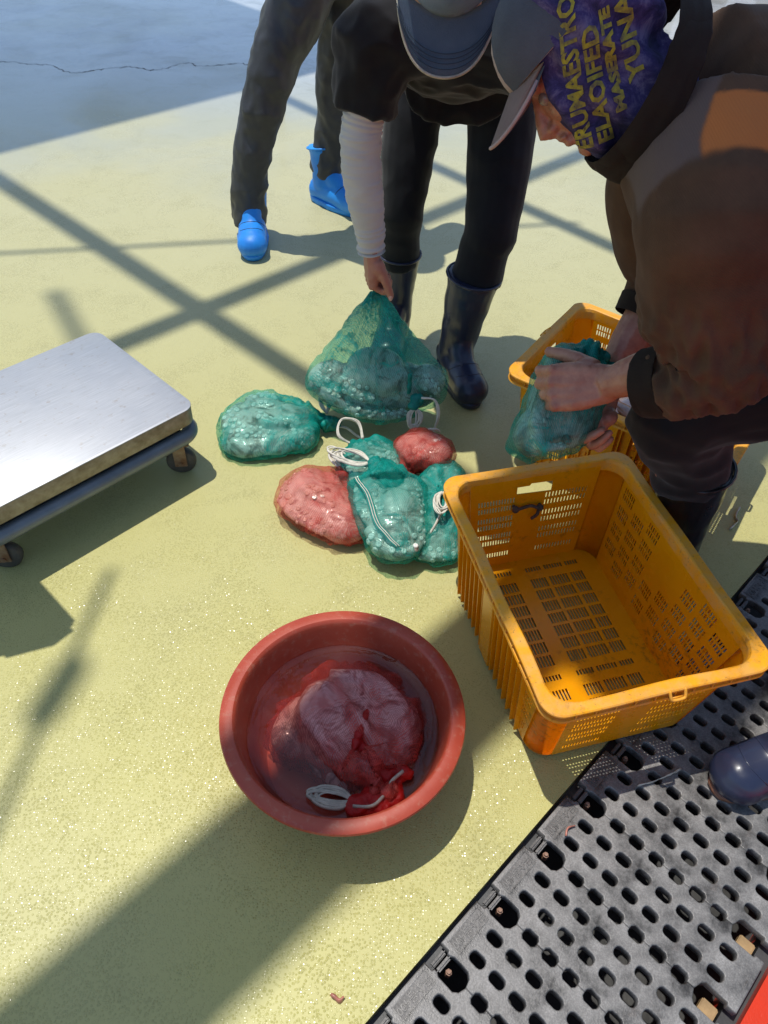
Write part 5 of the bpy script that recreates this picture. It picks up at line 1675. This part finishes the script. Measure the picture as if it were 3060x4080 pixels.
for v in bm.verts:
    if v.is_boundary:
        q = H3i @ v.co; fe = face_edge(q.z)
        if abs(q.x-fe) < .012: q.x = fe; v.co = H3 @ q
me = to_mesh(bm, 'gaiter')
gaiter = world_child(link('gaiter', me, M_GAIT), P3)
gb = mathutils.bvhtree.BVHTree.FromPolygons([v.co.copy() for v in me.vertices], [tuple(p.vertices) for p in me.polygons])
Lv = (H3.to_3x3() @ V(0, 1, 0))
def print_on(s, size, p0, dirv, mat, stretch=1.0, name='printed_lettering', off=.0012, fat=0):
    """letters run from p0 along dirv in the (forward, up) plane of the head"""
    bm = text_bm(s, size, 0, 2, 'LEFT', .0011)
    bmesh.ops.triangulate(bm, faces=bm.faces[:])
    for _ in range(2): bmesh.ops.subdivide_edges(bm, edges=[e for e in bm.edges if e.calc_length() > .004], cuts=1, use_grid_fill=False)
    bmesh.ops.triangulate(bm, faces=bm.faces[:])
    d = V(dirv[0], 0, dirv[1]).normalized(); upw = V(d.z, 0, -d.x)
    dead = []
    for v in bm.verts:
        x, y = v.co.x*stretch, v.co.y
        bend = -.5*x*x                      # columns of print curve with the face
        q = V(p0[0], 0, p0[1])+d*x+upw*(y+bend)
        hit, no, i_, d_ = gb.ray_cast(H3 @ (q+V(0, .3, 0)), -Lv)
        if hit:
            if no.dot(Lv) < 0: no = -no
            v.co = hit+no*off
        else: dead.append(v)
    bmesh.ops.delete(bm, geom=dead, context='VERTS')
    me = to_mesh(bm, name, False)
    o = world_child(link(name, me, mat, smooth=False), P3)
    o.parent = gaiter; o.matrix_parent_inverse = Matrix()
    return o
# columns of print from the chin up towards the crown
print_on('ERUMAESTRO', .032, (.078, -.100), (-.44, 1), M_YELL, 1.0)
print_on('ELAOIFED', .030, (.050, -.112), (-.43, 1), M_YELL, 1.15)
print_on('MASERATE', .019, (.010, -.092), (-.40, 1), M_YELL, 1.45)
print_on('YUNA', .031, (-.030, -.075), (-.38, 1), M_YELL, 1.25)
# cap
HC = H3 @ Matrix.Translation((.002, 0, .018)) @ Matrix.Rotation(radians(10), 4, 'Y')
capr, brim_pt = cap_parts(HC, P3, M_CAPP, M_CAPP, brim_tilt=17, brim_len=.090, brim_w=.080, trim=M_CAPP, R=.114, att=(.100, .046), narrow=1.3, under=M_CAPG)
boot((.725, 1.280, 0), (-.72, .70, 0), (.690, 1.272, .385), M_BLACKB, P3, M_BLACKB, length=.25, shaft_r=(.064, .076, .084))
boot((1.38, 1.74, 0), (-.3, -.9, 0), (1.36, 1.745, .36), M_BLACKB, P3, M_BLACKB, length=.27, shaft_r=(.060, .07, .08))

# ---- someone at the right edge of whom only a boot shows
P4 = empty('person', (.90, .74, 0), 0, 'person at the right edge with only a glossy navy boot in view', 'person')
bt = boot((.895, .765, .0), (-.93, -.40, 0), (.93, .785, .33), M_NAVYB, P4, M_SOLE, length=.27, seam=True, shaft_r=(.060, .066, .072))
bm = bmesh.new()
limb(bm, [V(.895, .765, .08), V(.93, .785, .30), V(.96, .78, .46), V(1.02, .76, .70), V(1.03, .78, .88), V(1.05, .86, 1.1), V(1.05, .87, 1.35)], [.04, .05, .058, .075, .10, .14, .12], 4, 16)
limb(bm, [V(1.11, .96, .08), V(1.10, .97, .30), V(1.09, .97, .46), V(1.08, .95, .70), V(1.06, .92, .88)], [.04, .05, .058, .075, .10], 4, 16)
limb(bm, [V(1.05, .87, 1.34), V(1.04, .87, 1.5)], [.055, .055], 3, 12)
for sh_, el_, wr_ in ((V(1.02, .72, 1.33), V(1.02, .62, 1.06), V(.94, .66, .86)), (V(1.08, 1.02, 1.33), V(1.12, 1.12, 1.06), V(1.06, 1.12, .84))):
    limb(bm, [V(1.05, .87, 1.33), sh_, el_, wr_], [.07, .05, .042, .028], 4, 12)
    hand(bm, wr_, V(-.3, 0, -.95), V(0, -1, 0), V(-1, 0, 0), [(15, 20, 15)]*4)
H4 = frame((-.9, -.1, -.4), (-.4, 0, .9), (1.03, .87, 1.60))
head_blobs(bm, H4)
world_child(link('body', remeshed(bm, .009, 2, .5, 'body'), M_SKIN), P4)
eye_parts(H4, P4)
bm = bmesh.new()
limb(bm, [V(.925, .78, .26), V(.96, .78, .46), V(1.02, .76, .70), V(1.04, .82, .92)], [.06, .075, .095, .13], 4, 16)
limb(bm, [V(1.10, .97, .26), V(1.09, .97, .46), V(1.08, .95, .70), V(1.06, .90, .92)], [.06, .075, .095, .13], 4, 16)
world_child(link('trousers', remeshed(bm, .011, 4, .5, 'trousers'), M_NAVY), P4)
bm = bmesh.new()
limb(bm, [V(1.05, .86, .92), V(1.05, .87, 1.15), V(1.05, .87, 1.36)], [.155, .165, .13], 4, 18)
for sh_, el_ in ((V(1.02, .72, 1.33), V(1.02, .62, 1.06)), (V(1.08, 1.02, 1.33), V(1.12, 1.12, 1.06))): limb(bm, [V(1.05, .87, 1.33), sh_, el_], [.09, .075, .06], 4, 14)
world_child(link('shirt', remeshed(bm, .011, 4, .5, 'shirt'), M_BLACK), P4)
boot((1.11, .965, .0), (-.9, -.1, 0), (1.10, .97, .33), M_NAVYB, P4, M_SOLE, length=.27, shaft_r=(.060, .066, .072))

# ---------------------------------------------------------------- bags in the hands and in the basin, fish, scraps
hb_ = (-.050, 1.83, 0)
make_bag(hb_, 0, 'large green net bag of octopus held up by the bending worker', [
    ((-.04, 0, .120), (.150, .075, .075)), ((.08, .01, .125), (.115, .07, .075)), ((-.13, .0, .145), (.070, .055, .055), 0, 10), ((.155, .01, .150), (.055, .05, .055)), ((.0, -.02, .17), (.11, .055, .06)), ((.0, 0, .085), (.13, .06, .05)), ((.0, 0, .20), (.085, .045, .06))],
    arms=[([(-.185, -.03, .155), (-.12, -.065, .13), (-.05, -.085, .10), (.03, -.085, .085), (.10, -.07, .09)], .026), ([(-.10, -.06, .18), (-.05, -.075, .15), (.0, -.08, .135)], .020), ([(.13, -.03, .18), (.17, -.04, .16), (.19, -.03, .12)], .022)],
    hull=[((-.013, .015, .425), .012)], neck=((.0, 0, .25), (-.013, .015, .42), .03, .010), flat=False, seed=21, grow=.006, gather=.09, crumple=.0018,
    tuft=[((.125, -.088, .150), (.020, .016, .022)), ((.118, -.092, .138), (.018, .014, .016)), ((.10, -.075, .20), (.008, .008, .04)), ((.132, -.09, .160), (.014, .012, .014))],
    twine=[('loops', (.122, -.10, .135), (.0, -.25, -1), .075, 6, .05), ('strand', [(.14, -.095, .165), (.175, -.10, .165), (.19, -.105, .12), (.185, -.11, .06), (.188, -.115, .02)], 5)])
make_bag((0.3327, 1.2032, 0.5812), 0, 'green net bag of octopus in the hands of the crouching worker', [
    ((-.005, 0, .0), (.058, .044, .090), 0), ((.042, .0, .055), (.048, .042, .050)), ((-.040, 0, -.065), (.040, .040, .048)), ((.030, 0, -.030), (.050, .042, .055)), ((-.008, 0, .065), (.038, .034, .050))],
    arms=[([(-.04, -.03, .05), (-.055, -.035, -.02), (-.040, -.045, -.085), (.01, -.045, -.08)], .018)],
    neck=((.03, 0, .08), (.055, .005, .118), .045, .024), tuft=[((.050, -.005, .105), (.034, .024, .016)), ((.085, 0, .085), (.026, .022, .016)), ((.015, -.01, .098), (.018, .018, .018))],
    extra_net=[((-.045, 0, -.098), (.040, .03, .020)), ((.062, 0, -.02), (.022, .03, .05))], flat=False, seed=31, suck=.006, tilt=(radians(-38), radians(14), radians(6)), voxel=.0045, crumple=.004)
# soaking bag in the basin
bb = make_bag((-.055+.012, .727+.002, .030), radians(-25), 'red net bag of octopus soaking in the basin', [
    ((0, .02, .045), (.125, .105, .055)), ((.055, .060, .05), (.075, .065, .050)), ((.075, -.02, .05), (.070, .065, .048)), ((-.055, .02, .05), (.075, .085, .050)), ((.01, -.05, .04), (.08, .055, .045)), ((-.105, -.02, .02), (.055, .075, .03))], 'red',
    arms=[([(-.09, .08, .07), (-.02, .115, .08), (.07, .090, .085), (.12, .02, .08)], .022), ([(-.085, .05, .092), (.0, .02, .10), (.07, -.02, .097)], .018), ([(-.08, -.02, .085), (-.02, -.055, .088), (.03, -.07, .085)], .018)],
    neck=((.07, -.05, .085), (.125, -.09, .080), .05, .022), tuft=[((.120, -.105, .084), (.036, .032, .020)), ((.098, -.128, .082), (.032, .026, .018)), ((.140, -.080, .084), (.020, .030, .018)), ((.085, -.050, .098), (.06, .012, .012)), ((.03, -.015, .106), (.06, .008, .008)), ((.13, -.045, .092), (.018, .034, .012))],
    twine=[('loops', (.085, -.130, .088), (-.95, -.35, .0), .085, 12, .1), ('strand', [(.14, -.045, .104), (.132, -.07, .110), (.135, -.09, .106), (.12, -.125, .104), (.09, -.145, .094)], 1)], seed=41, flat=False, suck=0, flesh=M_OCTOV, crumple=.014, grow=.004)
for ch in bb.children:
    if ch.name.startswith('drawstring'): ch.data.materials.clear(); ch.data.materials.append(M_TWINE2)
    if ch.name.startswith('octopus'): pass

# fish in the far crate
M_FISHD = pmat('fish_back', (.045, .045, .04), .22, var=.4, vscale=40, bstr=.3, bscale=300, base2=(.12, .11, .09), coat=.5)
M_FISHP = pmat('pale_fish_belly', (.55, .50, .45), .2, var=.3, vscale=30, bstr=.3, bscale=250, base2=(.62, .34, .26), coat=.5)
M_FISHB = pmat('brown_fish', (.20, .10, .06), .2, var=.4, vscale=30, bstr=.3, bscale=250, base2=(.34, .20, .14), coat=.5)
def fish(loc, rz, L, mat, label, roll=0, pitch=0):
    root = empty('fish', loc, rz, label, 'fish', 'fish in the far crate')
    root.rotation_euler = (radians(roll), radians(pitch), rz)
    bm = bmesh.new()
    pr = [(L*(-.5+t), 0.006*sin(t*3), 0) for t in (0, .06, .16, .32, .5, .68, .82, .92)]
    rr = [L*x for x in (.02, .075, .125, .150, .135, .09, .045, .03)]
    tube(bm, smooth_path(pr, 3), lerp_list(rr, 3), 16, squash=.5, ref=(0, 0, 1))
    me = to_mesh(bm, 'body'); link('body', me, mat, root)
    bm = bmesh.new()
    vs = [(.40, 0), (.52, .11), (.49, 0), (.52, -.11)]
    bm.faces.new([bm.verts.new((L*x, 0, L*z)) for x, z in vs]); bmesh.ops.solidify(bm, geom=bm.faces[:], thickness=.0015)
    link('tail_fin', to_mesh(bm, 'tail_fin'), mat, root, False)
    bm = bmesh.new()
    n = 9
    A = [bm.verts.new((L*(-.22+.5*i/n), 0, L*(.135-.05*abs(i/n-.3)))) for i in range(n+1)]
    B = [bm.verts.new((L*(-.20+.53*i/n), 0, L*(.135+.07*(1-i/n)-.03*(i % 2)))) for i in range(n+1)]
    for i in range(n): bm.faces.new((A[i], A[i+1], B[i+1], B[i]))
    bmesh.ops.solidify(bm, geom=bm.faces[:], thickness=.001)
    link('dorsal_fin', to_mesh(bm, 'dorsal_fin'), mat, root, False)
    bm = bmesh.new()
    for s in (-1, 1): ball(bm, (-L*.40, s*L*.036, L*.02), L*.016, None, 8, 6)
    link('eye', to_mesh(bm, 'eye'), M_BLACKB, root)
    return root
fz = .235
fish((0.5652, 1.6765, 0.2450), radians(-50), .26, M_FISHD, 'dark backed fish nearest the net bag in the far crate', 75, 5)
fish((0.6460, 1.6577, 0.2400), radians(30), .24, M_FISHP, 'pale bellied fish lying across the others in the far crate', 80)
fish((0.6522, 1.5878, 0.2450), radians(-60), .22, M_FISHB, 'brown fish beside the black boot in the far crate', 70)
fish((0.7220, 1.6744, 0.2500), radians(75), .24, M_FISHP, 'pinkish pale fish at the right of the far crate', 85)
fish((0.6179, 1.7287, 0.2350), radians(5), .26, M_FISHB, 'brown fish at the back of the heap in the far crate', 80)
for k, (x, y, r, lb) in enumerate(((.70, 1.74, 20, 'pale fish low in the middle of the far crate'), (.62, 1.80, -40, 'brown fish low at the back left of the far crate'), (.78, 1.66, 60, 'dark fish low at the front of the far crate'), (.82, 1.78, 10, 'pale fish low at the right end of the far crate'))):
    fish((x, y, .10+.03*k), radians(r), .27, (M_FISHP, M_FISHB, M_FISHD, M_FISHP)[k], lb, 82)
# scraps on floor and drain
M_SCRAP = pmat('pale_scrap', (.55, .50, .42), .5, var=.3, vscale=60)
M_SCRAPR = pmat('pink_scrap', (.45, .17, .12), .4, var=.4, vscale=60)
def scrap(pts, r, mat, label):
    bm = bmesh.new(); tube(bm, smooth_path(pts, 5), r, 6, squash=.4, ref=(0, 0, 1))
    me = to_mesh(bm, 'scrap'); displace(me, lambda c, n: r*.6*nz(c, 90, 2))
    return tag(link('scrap', me, mat), label, 'scrap')
scrap([(1.0060, 1.5295, 0.0040), (0.9852, 1.4934, 0.0040), (0.9855, 1.4742, 0.0040), (0.9539, 1.4431, 0.0040)], .006, M_SCRAP, 'pale curled scrap on the shaded floor right of the crate')
scrap([(0.5556, 0.6880, 0.0120), (0.5888, 0.6981, 0.0120), (0.6225, 0.7128, 0.0140), (0.6531, 0.7293, 0.0120)], .004, M_SCRAP, 'white scrap of cord lying on the shaded drain covers')
scrap([(0.3943, 0.5768, 0.0120), (0.3991, 0.5909, 0.0140), (0.4143, 0.5975, 0.0120)], .003, M_SCRAPR, 'thin pink scrap on the drain cover tab')
scrap([(-0.0395, 0.2896, 0.0040), (-0.0259, 0.2810, 0.0050), (-0.0177, 0.2852, 0.0040)], .007, M_SCRAPR, 'brownish scrap on the floor near the bottom edge')
